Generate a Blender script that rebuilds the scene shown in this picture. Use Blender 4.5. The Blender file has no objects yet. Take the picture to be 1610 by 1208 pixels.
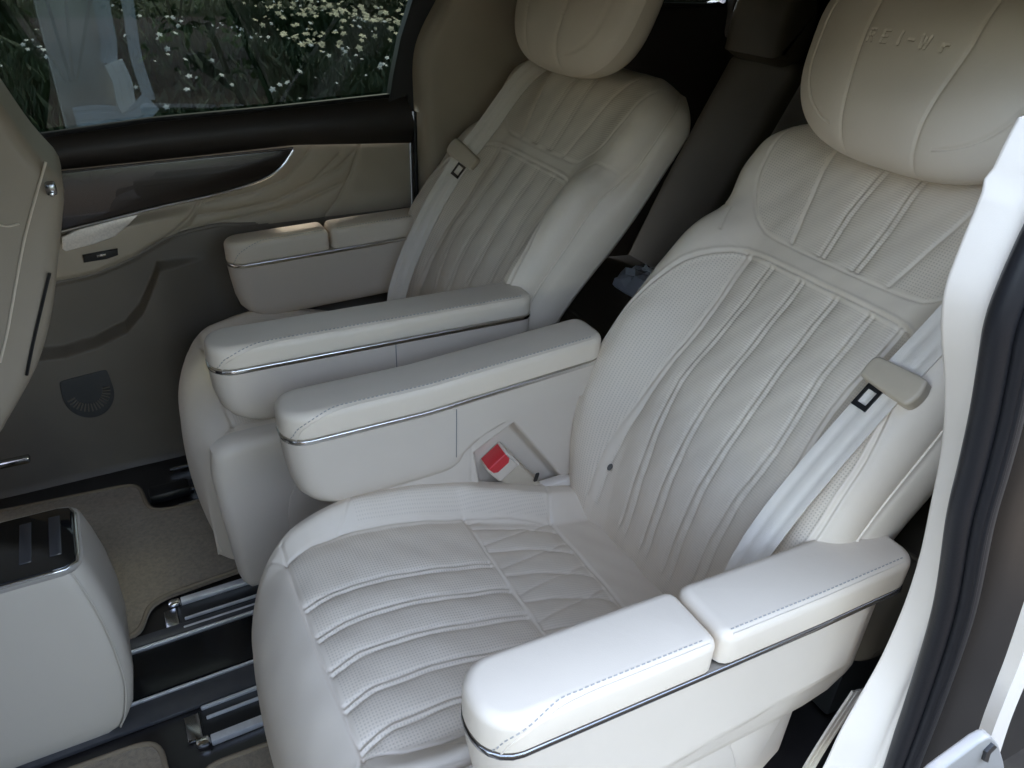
import bpy, math, random
import numpy as np
random.seed(4); rng = np.random.default_rng(4)
scene = bpy.context.scene
COL = scene.collection

# ------------------------------------------------------------------ camera, sky, sun, exposure
F, CX, CY = 1200.0, 805.0, 604.0
CAM = np.array([0.0, 0.0, 1.385])
def _n(v): v = np.array(v, float); return v/np.linalg.norm(v)
_X = _n([2495, -604, F]); _D = _n([-85, 1996, F]); _D = _n(_D-_X*(_D@_X)); _Z = -_D; _Y = np.cross(_Z, _X)
ROT = np.array([_X, _Y, _Z])
from mathutils import Matrix, Vector
cd = bpy.data.cameras.new('camera'); cam = bpy.data.objects.new('camera', cd); COL.objects.link(cam)
cd.sensor_width = 36.0; cd.lens = 36.0*F/1610.0; cd.clip_start = 0.02; cd.clip_end = 500
_m = np.eye(4); _m[:3, 0] = ROT[:, 0]; _m[:3, 1] = -ROT[:, 1]; _m[:3, 2] = -ROT[:, 2]; _m[:3, 3] = CAM
cam.matrix_world = Matrix(_m.tolist())
scene.camera = cam
def at(px, py, axis, val):
    """measured point of the photograph on the plane x/y/z = val"""
    r = ROT@np.array([px-CX, py-CY, F]); t = (val-CAM[axis])/r[axis]
    return CAM+t*r
def ats(pts, axis, val): return np.array([at(p[0], p[1], axis, val) for p in pts])

SUN_EL, SUN_AZ = math.radians(58), math.radians(30)
w = bpy.data.worlds.new('World'); scene.world = w; w.use_nodes = True
nt = w.node_tree; bg = nt.nodes['Background']
sky = nt.nodes.new('ShaderNodeTexSky'); sky.sky_type = 'NISHITA'; sky.sun_disc = False
sky.sun_elevation = SUN_EL; sky.sun_rotation = SUN_AZ; sky.air_density = 1.0; sky.dust_density = 1.5; sky.ozone_density = 1.0
hs = nt.nodes.new('ShaderNodeHueSaturation'); hs.inputs['Saturation'].default_value = .76      # thin overcast
nt.links.new(sky.outputs[0], hs.inputs['Color']); nt.links.new(hs.outputs[0], bg.inputs[0]); bg.inputs[1].default_value = 0.15
sd = bpy.data.lights.new('sun', 'SUN'); sun = bpy.data.objects.new('sun', sd); COL.objects.link(sun)
sd.energy = 1.2; sd.angle = math.radians(12); sd.color = (1, 0.95, 0.86)
# sky sun_rotation is measured clockwise from +Y; keep the lamp on the same bearing
_sv = Vector((math.sin(SUN_AZ)*math.cos(SUN_EL), math.cos(SUN_AZ)*math.cos(SUN_EL), math.sin(SUN_EL)))
sun.rotation_euler = _sv.to_track_quat('Z', 'Y').to_euler(); sun.location = _sv*30
scene.view_settings.view_transform = 'Standard'; scene.view_settings.look = 'None'
scene.view_settings.exposure = 3.7; scene.view_settings.gamma = 1.0
scene.cycles.max_bounces = 10; scene.cycles.diffuse_bounces = 6; scene.cycles.transparent_max_bounces = 12
scene.cycles.use_denoising = True

# ------------------------------------------------------------------ materials
def mat(name, col, rough=0.5, metal=0.0, spec=0.5, noise=0.0, nscale=60, bump=0.0, bscale=400, coat=0.0, sheen=0.0, two=None):
    m = bpy.data.materials.new(name); m.use_nodes = True
    t = m.node_tree; b = t.nodes['Principled BSDF']
    b.inputs['Base Color'].default_value = (*col, 1); b.inputs['Roughness'].default_value = rough
    b.inputs['Metallic'].default_value = metal; b.inputs['Specular IOR Level'].default_value = spec
    b.inputs['Coat Weight'].default_value = coat; b.inputs['Sheen Weight'].default_value = sheen
    tc = t.nodes.new('ShaderNodeTexCoord')
    if noise > 0:
        n = t.nodes.new('ShaderNodeTexNoise'); n.inputs['Scale'].default_value = nscale; n.inputs['Detail'].default_value = 5
        t.links.new(tc.outputs['Object'], n.inputs['Vector'])
        mx = t.nodes.new('ShaderNodeMix'); mx.data_type = 'RGBA'
        c2 = two or tuple(c*(1-noise) for c in col)
        mx.inputs[6].default_value = (*col, 1); mx.inputs[7].default_value = (*c2, 1)
        rp = t.nodes.new('ShaderNodeMapRange'); rp.inputs[1].default_value = .35; rp.inputs[2].default_value = .65
        t.links.new(n.outputs['Fac'], rp.inputs[0]); t.links.new(rp.outputs[0], mx.inputs[0])
        t.links.new(mx.outputs[2], b.inputs['Base Color'])
    if bump > 0:
        n2 = t.nodes.new('ShaderNodeTexNoise'); n2.inputs['Scale'].default_value = bscale; n2.inputs['Detail'].default_value = 3
        t.links.new(tc.outputs['Object'], n2.inputs['Vector'])
        bp = t.nodes.new('ShaderNodeBump'); bp.inputs['Strength'].default_value = bump; bp.inputs['Distance'].default_value = .002
        t.links.new(n2.outputs['Fac'], bp.inputs['Height']); t.links.new(bp.outputs[0], b.inputs['Normal'])
    return m

def leather_mat(name, col, rough=.47):
    """smooth hide with a fine grain; where attribute 'pm' says so, pin-hole perforation (x) or a knitted rib (y)"""
    m = bpy.data.materials.new(name); m.use_nodes = True
    t = m.node_tree; L = t.links.new; N = t.nodes.new
    b = t.nodes['Principled BSDF']; b.inputs['Roughness'].default_value = rough; b.inputs['Specular IOR Level'].default_value = .42
    def math_(op, a, bb=None, c=None):
        n = N('ShaderNodeMath'); n.operation = op
        for i, v in enumerate((a, bb, c)):
            if v is None: continue
            if isinstance(v, (int, float)): n.inputs[i].default_value = v
            else: L(v, n.inputs[i])
        return n.outputs[0]
    pc = N('ShaderNodeAttribute'); pc.attribute_name = 'pc'
    pm = N('ShaderNodeAttribute'); pm.attribute_name = 'pm'
    s1 = N('ShaderNodeSeparateXYZ'); L(pc.outputs['Vector'], s1.inputs[0])
    s2 = N('ShaderNodeSeparateXYZ'); L(pm.outputs['Vector'], s2.inputs[0])
    def dots(pu, pv, r0, r1, sx=1.0):
        fu = math_('SUBTRACT', math_('FRACT', math_('MULTIPLY', s1.outputs[0], 1/pu)), .5)
        row = math_('MULTIPLY', s1.outputs[1], 1/pv)
        fv = math_('SUBTRACT', math_('FRACT', row), .5)
        d = math_('SQRT', math_('ADD', math_('MULTIPLY', math_('MULTIPLY', fu, fu), sx), math_('MULTIPLY', fv, fv)))
        mr = N('ShaderNodeMapRange'); mr.interpolation_type = 'SMOOTHSTEP'
        mr.inputs[1].default_value = r1; mr.inputs[2].default_value = r0; mr.inputs[3].default_value = 0; mr.inputs[4].default_value = 1
        L(d, mr.inputs[0]); return mr.outputs[0]
    perf = math_('MULTIPLY', dots(.0050, .0050, .16, .36), s2.outputs[0])
    knit = math_('MULTIPLY', dots(.0080, .0044, .10, .42, .16), s2.outputs[1])
    tot = math_('ADD', perf, knit)
    tc = N('ShaderNodeTexCoord')
    n1 = N('ShaderNodeTexNoise'); n1.inputs['Scale'].default_value = 9; n1.inputs['Detail'].default_value = 4; L(tc.outputs['Object'], n1.inputs[0])
    mx = N('ShaderNodeMix'); mx.data_type = 'RGBA'; mx.inputs[6].default_value = (*[c*.955 for c in col], 1); mx.inputs[7].default_value = (*[min(1, c*1.03) for c in col], 1)
    L(n1.outputs['Fac'], mx.inputs[0])
    mx2 = N('ShaderNodeMix'); mx2.data_type = 'RGBA'; mx2.blend_type = 'MULTIPLY'
    L(mx.outputs[2], mx2.inputs[6]); mx2.inputs[7].default_value = (.52, .50, .47, 1)
    L(math_('MULTIPLY', perf, .4), mx2.inputs[0])
    mx3 = N('ShaderNodeMix'); mx3.data_type = 'RGBA'; mx3.blend_type = 'MULTIPLY'
    L(mx2.outputs[2], mx3.inputs[6]); mx3.inputs[7].default_value = (.80, .79, .77, 1)
    L(math_('MULTIPLY', knit, .8), mx3.inputs[0])
    L(mx3.outputs[2], b.inputs['Base Color'])
    v = N('ShaderNodeTexVoronoi'); v.inputs['Scale'].default_value = 620; L(tc.outputs['Object'], v.inputs[0])
    n3 = N('ShaderNodeTexNoise'); n3.inputs['Scale'].default_value = 42; n3.inputs['Detail'].default_value = 3; L(tc.outputs['Object'], n3.inputs[0])
    h = math_('ADD', math_('MULTIPLY', v.outputs['Distance'], .10), math_('MULTIPLY', n3.outputs['Fac'], .55))
    h = math_('SUBTRACT', h, math_('MULTIPLY', tot, .42))
    bp = N('ShaderNodeBump'); bp.inputs['Strength'].default_value = .38; bp.inputs['Distance'].default_value = .0016
    L(h, bp.inputs['Height']); L(bp.outputs[0], b.inputs['Normal'])
    rn = N('ShaderNodeMapRange'); rn.inputs[3].default_value = rough-.06; rn.inputs[4].default_value = rough+.08
    L(n1.outputs['Fac'], rn.inputs[0]); L(rn.outputs[0], b.inputs['Roughness'])
    return m

LEATHER = leather_mat('cream_leather', (.68, .585, .46))
LEATHER_FAR = LEATHER
PLASTIC = mat('cream_plastic', (.60, .518, .415), .5, noise=.04, nscale=5, bump=.12, bscale=900)
WHITE = mat('white_trim_plastic', (.70, .625, .53), .42, noise=.03, nscale=4, bump=.08, bscale=700)
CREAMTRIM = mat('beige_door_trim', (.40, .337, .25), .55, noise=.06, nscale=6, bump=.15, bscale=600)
CHROME = mat('brushed_chrome', (.78, .77, .75), .18, metal=1.0, noise=.08, nscale=40)
DARKCHROME = mat('dark_chrome', (.30, .30, .31), .22, metal=1.0)
GLOSSBLACK = mat('gloss_black', (.006, .007, .008), .07, coat=.6)
WOOD = mat('dark_wood_veneer', (.022, .015, .012), .22, noise=.4, nscale=14, coat=.4)
CHARCOAL = mat('charcoal_vinyl', (.022, .017, .014), .55, bump=.2, bscale=500)
FLOORM = mat('dark_floor_laminate', (.018, .015, .014), .28, noise=.35, nscale=20, coat=.15, bump=.04, bscale=300)
RUBBER = mat('black_rubber', (.010, .010, .0115), .45, spec=.35, bump=.1, bscale=300)
PAINT = mat('dark_bronze_paint', (.013, .0115, .0105), .22, spec=.3, noise=.35, nscale=5)
CARPET = mat('beige_carpet', (.30, .235, .15), .95, sheen=.3, noise=.25, nscale=120, bump=.9, bscale=900)
DARKCARPET = mat('dark_carpet', (.035, .033, .03), .95, noise=.3, nscale=150, bump=.8, bscale=900)
BELT = mat('white_belt_webbing', (.70, .625, .52), .6, bump=.4, bscale=1200)
BINDING = mat('brown_mat_binding', (.20, .155, .10), .8)
BELTBEIGE = mat('beige_plastic', (.47, .395, .29), .35, noise=.03)
RED = mat('red_plastic', (.55, .035, .04), .3)
BLACKP = mat('black_plastic', (.012, .012, .012), .4)
STITCH = mat('grey_thread', (.33, .31, .275), .7)
HEADLINER = mat('headliner_fabric', (.24, .215, .17), .9, bump=.3, bscale=800)
PAPER = mat('white_paper', (.84, .85, .86), .7, noise=.08, nscale=30)
SPEAKER = mat('brushed_speaker_metal', (.80, .74, .66), .42, metal=.35, noise=.15, nscale=200)

def glass_mat(name, tint):
    m = bpy.data.materials.new(name); m.use_nodes = True; t = m.node_tree; t.nodes.clear()
    o = t.nodes.new('ShaderNodeOutputMaterial'); mx = t.nodes.new('ShaderNodeMixShader')
    tr = t.nodes.new('ShaderNodeBsdfTransparent'); tr.inputs[0].default_value = (*tint, 1)
    gl = t.nodes.new('ShaderNodeBsdfGlossy'); gl.inputs['Roughness'].default_value = .015
    fr = t.nodes.new('ShaderNodeFresnel'); fr.inputs[0].default_value = 1.5
    ge = t.nodes.new('ShaderNodeNewGeometry'); ml = t.nodes.new('ShaderNodeMath'); ml.operation = 'MULTIPLY'; iv = t.nodes.new('ShaderNodeMath'); iv.operation = 'SUBTRACT'
    iv.inputs[0].default_value = 1.0; t.links.new(ge.outputs['Backfacing'], iv.inputs[1]); t.links.new(fr.outputs[0], ml.inputs[0]); t.links.new(iv.outputs[0], ml.inputs[1])
    t.links.new(ml.outputs[0], mx.inputs[0]); t.links.new(tr.outputs[0], mx.inputs[1]); t.links.new(gl.outputs[0], mx.inputs[2])
    t.links.new(mx.outputs[0], o.inputs[0]); return m
TINT = glass_mat('privacy_glass', (.195, .21, .195))
DARKTINT = glass_mat('dark_privacy_glass', (.06, .065, .06))

# ------------------------------------------------------------------ mesh helpers
def link(o, parent=None, **props):
    COL.objects.link(o)
    if parent is not None: o.parent = parent
    for k, v in props.items(): o[k] = v
    return o
def thing(name, label, cat, loc=(0, 0, 0), group=None):
    o = bpy.data.objects.new(name, None); o.empty_display_size = .1; link(o)
    o['label'] = label; o['category'] = cat
    if group: o['group'] = group
    return o
def mesh(name, V, Fc, m, parent=None, smooth=True, attrs=None, flip=False, **props):
    V = np.asarray(V, float)
    if flip: Fc = [tuple(reversed(f)) for f in Fc] if not isinstance(Fc, np.ndarray) else Fc[:, ::-1]
    me = bpy.data.meshes.new(name)
    if isinstance(Fc, np.ndarray):
        nf, k = Fc.shape
        me.vertices.add(len(V)); me.vertices.foreach_set('co', V.astype(np.float32).ravel())
        me.loops.add(nf*k); me.loops.foreach_set('vertex_index', Fc.astype(np.int32).ravel())
        me.polygons.add(nf); me.polygons.foreach_set('loop_start', np.arange(0, nf*k, k, dtype=np.int32))
        me.update(calc_edges=True); me.validate()
    else:
        me.from_pydata(V.tolist(), [], [tuple(int(i) for i in f) for f in Fc]); me.update()
    if smooth: me.polygons.foreach_set('use_smooth', np.ones(len(me.polygons), bool))
    if attrs:
        for an, arr in attrs.items():
            a = me.attributes.new(an, 'FLOAT_VECTOR', 'POINT'); a.data.foreach_set('vector', arr.astype(np.float32).ravel())
    me.materials.append(m)
    return link(bpy.data.objects.new(name, me), parent, **props)
def gridfaces(nu, nv, close=False):
    i = np.arange(nu-1 if not close else nu)[:, None]; j = np.arange(nv-1)[None, :]
    a = i*nv+j; b = ((i+1) % nu)*nv+j
    return np.stack([a, b, b+1, a+1], -1).reshape(-1, 4)
def grid(name, P, m, parent=None, flip=False, attrs=None, close=False, **props):
    nu, nv = P.shape[:2]
    return mesh(name, P.reshape(-1, 3), gridfaces(nu, nv, close), m, parent, True, attrs, flip, **props)
def skin(name, rings, m, parent=None, smooth=True, caps=(1, 1), sharp=None, **props):
    """closed loops of equal count joined up into one hull, with end caps"""
    R = np.array(rings, float); k, n = R.shape[:2]
    V = R.reshape(-1, 3); Fc = []
    for a in range(k-1):
        for i in range(n):
            j = (i+1) % n
            Fc.append((a*n+i, a*n+j, (a+1)*n+j, (a+1)*n+i))
    if caps[0]: Fc.append(tuple(range(n-1, -1, -1)))
    if caps[1]: Fc.append(tuple((k-1)*n+i for i in range(n)))
    o = mesh(name, V, Fc, m, parent, smooth, **props)
    fix_normals(o)
    if smooth: autosmooth(o, sharp or 40)
    return o
import bmesh
def fix_normals(o):
    bm = bmesh.new(); bm.from_mesh(o.data); bmesh.ops.recalc_face_normals(bm, faces=bm.faces); bm.to_mesh(o.data); bm.free()
def autosmooth(o, deg):
    me = o.data; bm = bmesh.new(); bm.from_mesh(me); lim = math.radians(deg)
    for e in bm.edges:
        if len(e.link_faces) == 2 and e.calc_face_angle(0) > lim: e.smooth = False
    bm.to_mesh(me); bm.free()
def rrect(x0, x1, y0, y1, rf, rr, n=8):
    """rounded rectangle in plan: rf at the x0 end, rr at the x1 end; counter-clockwise"""
    pts = []
    for cx, cy, r, a0 in ((x1-rr, y1-rr, rr, 0), (x0+rf, y1-rf, rf, 90), (x0+rf, y0+rf, rf, 180), (x1-rr, y0+rr, rr, 270)):
        for k in range(n):
            a = math.radians(a0+90*k/(n-1)); pts.append((cx+r*math.cos(a), cy+r*math.sin(a)))
    return np.array(pts)
def inset(poly, d):
    """move a closed outline inwards by d along its vertex normals"""
    p = np.asarray(poly, float); t = np.roll(p, -1, 0)-np.roll(p, 1, 0)
    n = np.stack([-t[:, 1], t[:, 0]], 1); n /= np.linalg.norm(n, axis=1)[:, None]+1e-9
    area = .5*np.sum(p[:, 0]*np.roll(p[:, 1], -1)-np.roll(p[:, 0], -1)*p[:, 1])
    return p+n*d*(1 if area > 0 else -1)
def prism(name, poly, h0, h1, m, parent=None, r0=0.0, r1=0.0, frame=None, zf=None, nb=4, **props):
    """outline extruded between h0 and h1 with rounded rims; frame maps (a,b,h) to world"""
    frame = frame or (lambda a, b, h: np.stack([a, b, h], -1))
    rings = []
    lv = []
    for k in range(nb+1 if r0 > 0 else 1):
        a = math.pi/2*k/nb; lv.append((h0+r0*(1-math.sin(a)) if r0 > 0 else h0, r0*(1-math.cos(a)) if r0 > 0 else 0, a))
    if r0 > 0: lv = [(h0+r0-r0*math.cos(math.pi/2*k/nb), r0-r0*math.sin(math.pi/2*k/nb)) for k in range(nb+1)]
    else: lv = [(h0, 0)]
    if r1 > 0: lv += [(h1-r1+r1*math.sin(math.pi/2*k/nb), r1-r1*math.cos(math.pi/2*k/nb)) for k in range(nb+1)]
    else: lv += [(h1, 0)]
    for h, d in lv:
        q = inset(poly, d) if d > 0 else np.asarray(poly, float)
        hh = np.full(len(q), h)
        if zf is not None: hh = hh+zf(q[:, 0], q[:, 1])
        rings.append(frame(q[:, 0], q[:, 1], hh))
    return skin(name, rings, m, parent, **props)
FY = lambda a, b, h: np.stack([a, h, b], -1)      # outline in x,z ; extruded along y
FX = lambda a, b, h: np.stack([h, a, b], -1)      # outline in y,z ; extruded along x
def box(name, lo, hi, m, parent=None, bevel=.004, **props):
    poly = [(lo[0], lo[1]), (hi[0], lo[1]), (hi[0], hi[1]), (lo[0], hi[1])]
    b = min(bevel, .45*min(hi[i]-lo[i] for i in range(3)))
    rp = rrect(lo[0], hi[0], lo[1], hi[1], b, b, 3)
    return prism(name, rp, lo[2], hi[2], m, parent, b, b, nb=2, **props)
def resample(P, n):
    P = np.asarray(P, float); d = np.r_[0, np.cumsum(np.linalg.norm(np.diff(P, axis=0), axis=1))]
    s = np.linspace(0, d[-1], n); return np.stack([np.interp(s, d, P[:, k]) for k in range(P.shape[1])], 1)
def spline(P, n):
    """Catmull-Rom through the points"""
    P = np.asarray(P, float)
    if len(P) < 3: return resample(P, n)
    Q = np.vstack([2*P[0]-P[1], P, 2*P[-1]-P[-2]]); out = []
    k = len(P)-1
    for t in np.linspace(0, k, n*2):
        i = min(int(t), k-1); f = t-i; a, b, c, d = Q[i:i+4]
        out.append(.5*((2*b)+(-a+c)*f+(2*a-5*b+4*c-d)*f*f+(-a+3*b-3*c+d)*f**3))
    return resample(np.array(out), n)
def sweep(name, path, prof, up, m, parent=None, closed=False, smooth=True, **props):
    """profile (list of (side, up) offsets) carried along a path"""
    P = np.asarray(path, float); t = np.gradient(P, axis=0)
    if closed: t = np.roll(P, -1, 0)-np.roll(P, 1, 0)
    t /= np.linalg.norm(t, axis=1)[:, None]
    up = np.broadcast_to(np.asarray(up, float), P.shape)
    s = np.cross(t, up); s /= np.linalg.norm(s, axis=1)[:, None]; u = np.cross(s, t)
    rings = [[P[i]+a*s[i]+b*u[i] for a, b in prof] for i in range(len(P))]
    if closed: rings.append(rings[0])
    return skin(name, rings, m, parent, smooth, (0, 0) if closed else (1, 1), **props)
def circ(r, n=8, sx=1, sy=1): return [(r*sx*math.cos(2*math.pi*k/n), r*sy*math.sin(2*math.pi*k/n)) for k in range(n)]
def stitches(path, m, parent, up, length=.0045, gap=.0035, r=.0008):
    P = np.asarray(path, float); d = np.r_[0, np.cumsum(np.linalg.norm(np.diff(P, axis=0), axis=1))]
    V, Fc = [], []
    for s in np.arange(0, d[-1]-length, length+gap):
        a = np.array([np.interp(s, d, P[:, k]) for k in range(3)]); b = np.array([np.interp(s+length, d, P[:, k]) for k in range(3)])
        t = _n(b-a); si = np.cross(t, up); si = _n(si)*r; uu = _n(np.cross(si, t))*r; k0 = len(V)
        V += [a+si, a-si, b-si, b+si, a+si+uu, a-si+uu, b-si+uu, b+si+uu]
        Fc += [(k0+4, k0+5, k0+6, k0+7), (k0, k0+4, k0+7, k0+3), (k0+1, k0+2, k0+6, k0+5), (k0, k0+1, k0+5, k0+4), (k0+3, k0+7, k0+6, k0+2)]
    return mesh('stitching', V, Fc, m, parent, False, kind='stuff')
def pdist(X, Y, curve):
    """distance of points to a polyline"""
    d2 = np.full(X.shape, 1e9)
    for (ax, ay), (bx, by) in zip(curve[:-1], curve[1:]):
        dx, dy = bx-ax, by-ay; l2 = dx*dx+dy*dy+1e-12
        t = np.clip(((X-ax)*dx+(Y-ay)*dy)/l2, 0, 1)
        d2 = np.minimum(d2, (X-ax-t*dx)**2+(Y-ay-t*dy)**2)
    return np.sqrt(d2)
def sm(x, a, b):
    t = np.clip((x-a)/(b-a), 0, 1); return t*t*(3-2*t)
def seam(d, w=.0016): return np.exp(-(d/w)**2)

# ------------------------------------------------------------------ captain's chair
def cs(x, xs, ys):
    """smooth curve through (xs, ys)"""
    xs = np.array(xs, float); ys = np.array(ys, float); m = np.gradient(ys, xs)
    x = np.clip(x, xs[0], xs[-1]); i = np.clip(np.searchsorted(xs, x)-1, 0, len(xs)-2)
    h = xs[i+1]-xs[i]; t = (x-xs[i])/h
    return ((1+2*t)*(1-t)**2*ys[i]+t*(1-t)**2*h*m[i]+t*t*(3-2*t)*ys[i+1]+t*t*(t-1)*h*m[i+1])
B_V = [-.10, -.05, 0, .05, .13, .20, .25, .32, .45, .60, .66, .75, .82, .86, .893, .915]
B_OFF = [-.165, -.138, -.110, -.083, -.045, -.020, -.009, 0, .002, -.004, -.003, 0, -.004, -.018, -.048, -.09]
W_V = [-.10, 0, .10, .20, .35, .50, .60, .655, .70, .76, .81, .855, .888, .915]
W_W = [.278, .298, .314, .323, .325, .321, .314, .309, .320, .326, .318, .288, .240, .175]
K_V = [-.10, 0, .10, .25, .45, .60, .645, .675, .73, .80, .86, .915]
K_B = [.018, .036, .056, .064, .060, .048, .026, .018, .020, .018, .006, 0]
PLEAT_L = [-.112, -.038, .038, .112]
def back_surface(u, v):
    w = cs(v, W_V, W_W); q = np.abs(u)/w
    off = cs(v, B_V, B_OFF)+cs(v, K_V, K_B)*sm(q, .52, .86)
    e = np.clip((q-.86)/.14, 0, 1); off = off-.058*(1-np.sqrt(1-np.minimum(e, .999)**2))
    return off
def back_relief(u, v):
    """pleats, welts and seams pressed into the front of the backrest, and the perforation masks"""
    h = np.zeros_like(u); au = np.abs(u)
    fl = sm(v, -.02, .02)*(1-sm(v, .584, .590))
    # lower panel: double pleats, spreading a little to the bottom
    lines = []
    for c in PLEAT_L: lines.append([(c*1.0, .59), (c*1.0, .45), (c*1.12, .32), (c*1.02, .20), (c*.96, .10), (c*.94, -.05)])
    for s in (1, -1): lines.append([(s*.172, .59), (s*.166, .50), (s*.162, .42), (s*.172, .33), (s*.182, .22), (s*.196, .12), (s*.205, 0)])
    dmin = np.full_like(u, 1.0)
    for k, ln in enumerate(lines):
        for s in (-1, 1):
            g = spline(np.array([(x+s*(.0058+.006*sm(np.float64(.35-y), 0, .35)), y) for x, y in ln]), 15)
            d = pdist(u, v, g); dmin = np.minimum(dmin, d)
    h -= fl*(.0050*np.exp(-dmin/.012)+.0016*seam(dmin, .0024))
    # upper panel
    fu = sm(v, .632, .638)*(1-sm(v, .87, .885))
    d2 = np.full_like(u, 1.0)
    for c in (-.036, .036):
        for s in (-1, 1): d2 = np.minimum(d2, pdist(u, v, [(c+s*.006, .632), (c*1.15+s*.006, .72), (c*.95+s*.006, .86)]))
    d3 = np.full_like(u, 1.0)
    for s in (-1, 1): d3 = np.minimum(d3, pdist(u, v, [(s*.104, .632), (s*.125, .71), (s*.143, .78), (s*.160, .87)]))
    h -= fu*(.0060*np.exp(-d2/.012)+.002*seam(d2, .0026)+.0040*np.exp(-d3/.008)+.0018*seam(d3, .0028))
    # welted seams round both inserts
    low = [(-.280, -.05), (-.290, .10), (-.296, .25), (-.290, .37), (-.276, .44), (-.246, .52), (-.208, .570), (-.165, .590),
           (0, .592), (.165, .590), (.205, .570), (.246, .52), (.276, .44), (.290, .37), (.296, .25), (.290, .10), (.280, -.05)]
    upb = [(-.268, .86), (-.266, .79), (-.250, .72), (-.222, .672), (-.185, .642), (-.140, .632), (0, .630), (.140, .632),
           (.185, .642), (.222, .672), (.250, .72), (.266, .79), (.268, .86)]
    low = [tuple(p) for p in spline(np.array(low), 64)]; upb = [tuple(p) for p in spline(np.array(upb), 44)]
    dl = pdist(u, v, low); du = pdist(u, v, upb)
    ds = np.minimum(pdist(u, v, [(-.31, .655), (-.262, .648), (-.238, .60)]), pdist(u, v, [(.31, .655), (.262, .648), (.238, .60)]))
    h -= .0030*seam(dl, .0026)+.0026*seam(du, .0024)+.0022*seam(ds, .0024)
    h += .0022*np.exp(-((dl-.0055)/.003)**2)
    ins = au < np.interp(v, [-.05, .10, .25, .37, .44, .52, .57, .59], [.280, .290, .296, .290, .276, .246, .208, .165])-.006
    lw = np.interp(v, [0, .12, .22, .33, .42, .5, .59], [.205, .196, .182, .172, .162, .166, .172])
    perf = (ins & (v < .582) & (au > lw+.010)).astype(float)
    knit = ((v < .582) & (au < lw-.008)).astype(float)*(.35+.65*np.exp(-dmin/.012))
    uw = np.interp(v, [.632, .71, .78, .87], [.104, .125, .143, .160])
    ui = np.interp(v, [.632, .642, .672, .72, .79, .86], [.14, .185, .222, .25, .266, .268])
    perf += ((v > .64) & (au > uw+.006) & (au < ui-.008)).astype(float)
    knit += ((v > .638) & (au < uw-.004)).astype(float)*(.35+.65*np.exp(-np.minimum(d2, d3)/.015))
    hole = pdist(u, v, [(.187, .082), (.187, .086)]); h -= .003*(1-sm(hole, .0040, .0060))
    h += .0011*np.sin(u*47+v*21)*np.sin(v*33-u*19+.7)+.0007*np.sin(u*90+2)*np.sin(v*71+u*30)
    return h, perf, knit
def make_back(T, parent, dens):
    nf, nv = int(300*dens), int(430*dens)
    q = np.linspace(-1, 1, nf); q = np.sign(q)*(1-(1-np.abs(q))**1.18)
    ns = int(18*dens); side = np.linspace(0, 1, ns+1)[1:]
    Q = np.r_[q, np.ones(ns), np.linspace(1, -1, int(40*dens))[1:], -np.ones(ns-1)]
    E = np.r_[np.zeros(nf), side, np.ones(int(40*dens)-1), side[::-1][1:]]
    v = np.r_[np.linspace(-.10, .86, nv), np.linspace(.86, .915, int(40*dens))[1:]]
    Qg, Vg = np.meshgrid(Q, v, indexing='ij'); Eg = np.broadcast_to(E[:, None], Qg.shape)
    w = cs(Vg, W_V, W_W); u = Qg*w
    off = back_surface(u, Vg); h, perf, knit = back_relief(u, Vg)
    front = (Eg == 0)
    off = off+np.where(front, h, 0)
    depth = np.interp(Vg, [-.1, .5, .82, .915], [.10, .105, .075, .02])
    edge_off = cs(Vg, B_V, B_OFF)+cs(Vg, K_V, K_B)-.058
    offs = np.where(front, off, edge_off-Eg*depth)
    # side panel slightly crowned, seam at its front edge
    ws = cs(Vg, [-.10, 0, .10, .20, .35, .50, .62, .70, .76, .81, .855, .888, .915], [.278, .298, .314, .323, .326, .328, .330, .330, .328, .318, .288, .240, .175])
    ks = cs(Vg, [-.10, 0, .10, .25, .45, .60, .70, .80, .86, .915], [.018, .036, .056, .064, .056, .044, .034, .020, .006, 0])
    bl = sm(Eg, 0, .30); u = u*(1+bl*(ws/w-1)); offs = np.where(front, offs, offs+bl*(ks-cs(Vg, K_V, K_B)))
    u = u+np.where((Eg > 0) & (np.abs(Qg) > .999), np.sign(Qg)*(.010*np.sin(np.pi*np.clip(Eg, 0, 1))-.004*np.exp(-((Eg-.05)/.05)**2)), 0)
    P = T(u, Vg, offs)
    pc = np.stack([u, Vg, offs], -1).reshape(-1, 3)
    pm = np.stack([np.where(front, perf, 0), np.where(front, knit, 0), 0*u], -1).reshape(-1, 3)
    nU, nV = u.shape
    fc = gridfaces(nU, nV, True)
    V = P.reshape(-1, 3)
    top = np.arange(nU)*nV+nV-1; bot = np.arange(nU)*nV
    o = mesh('backrest', V, fc, LEATHER, parent, True, {'pc': pc, 'pm': pm})
    vv = np.linspace(-.02, .895, 90)
    for sg in (-1, 1):
        ed = T(sg*(cs(vv, W_V, W_W)+.0005), vv, cs(vv, B_V, B_OFF)+cs(vv, K_V, K_B)-.0575); sweep('edge_piping', ed, circ(.0026, 8), (1, 0, 0), LEATHER, o)
    c = mesh('backrest_cap', P[:, -1], [tuple(range(nU))], LEATHER, o, True); fix_normals(c)
    return o
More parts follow.
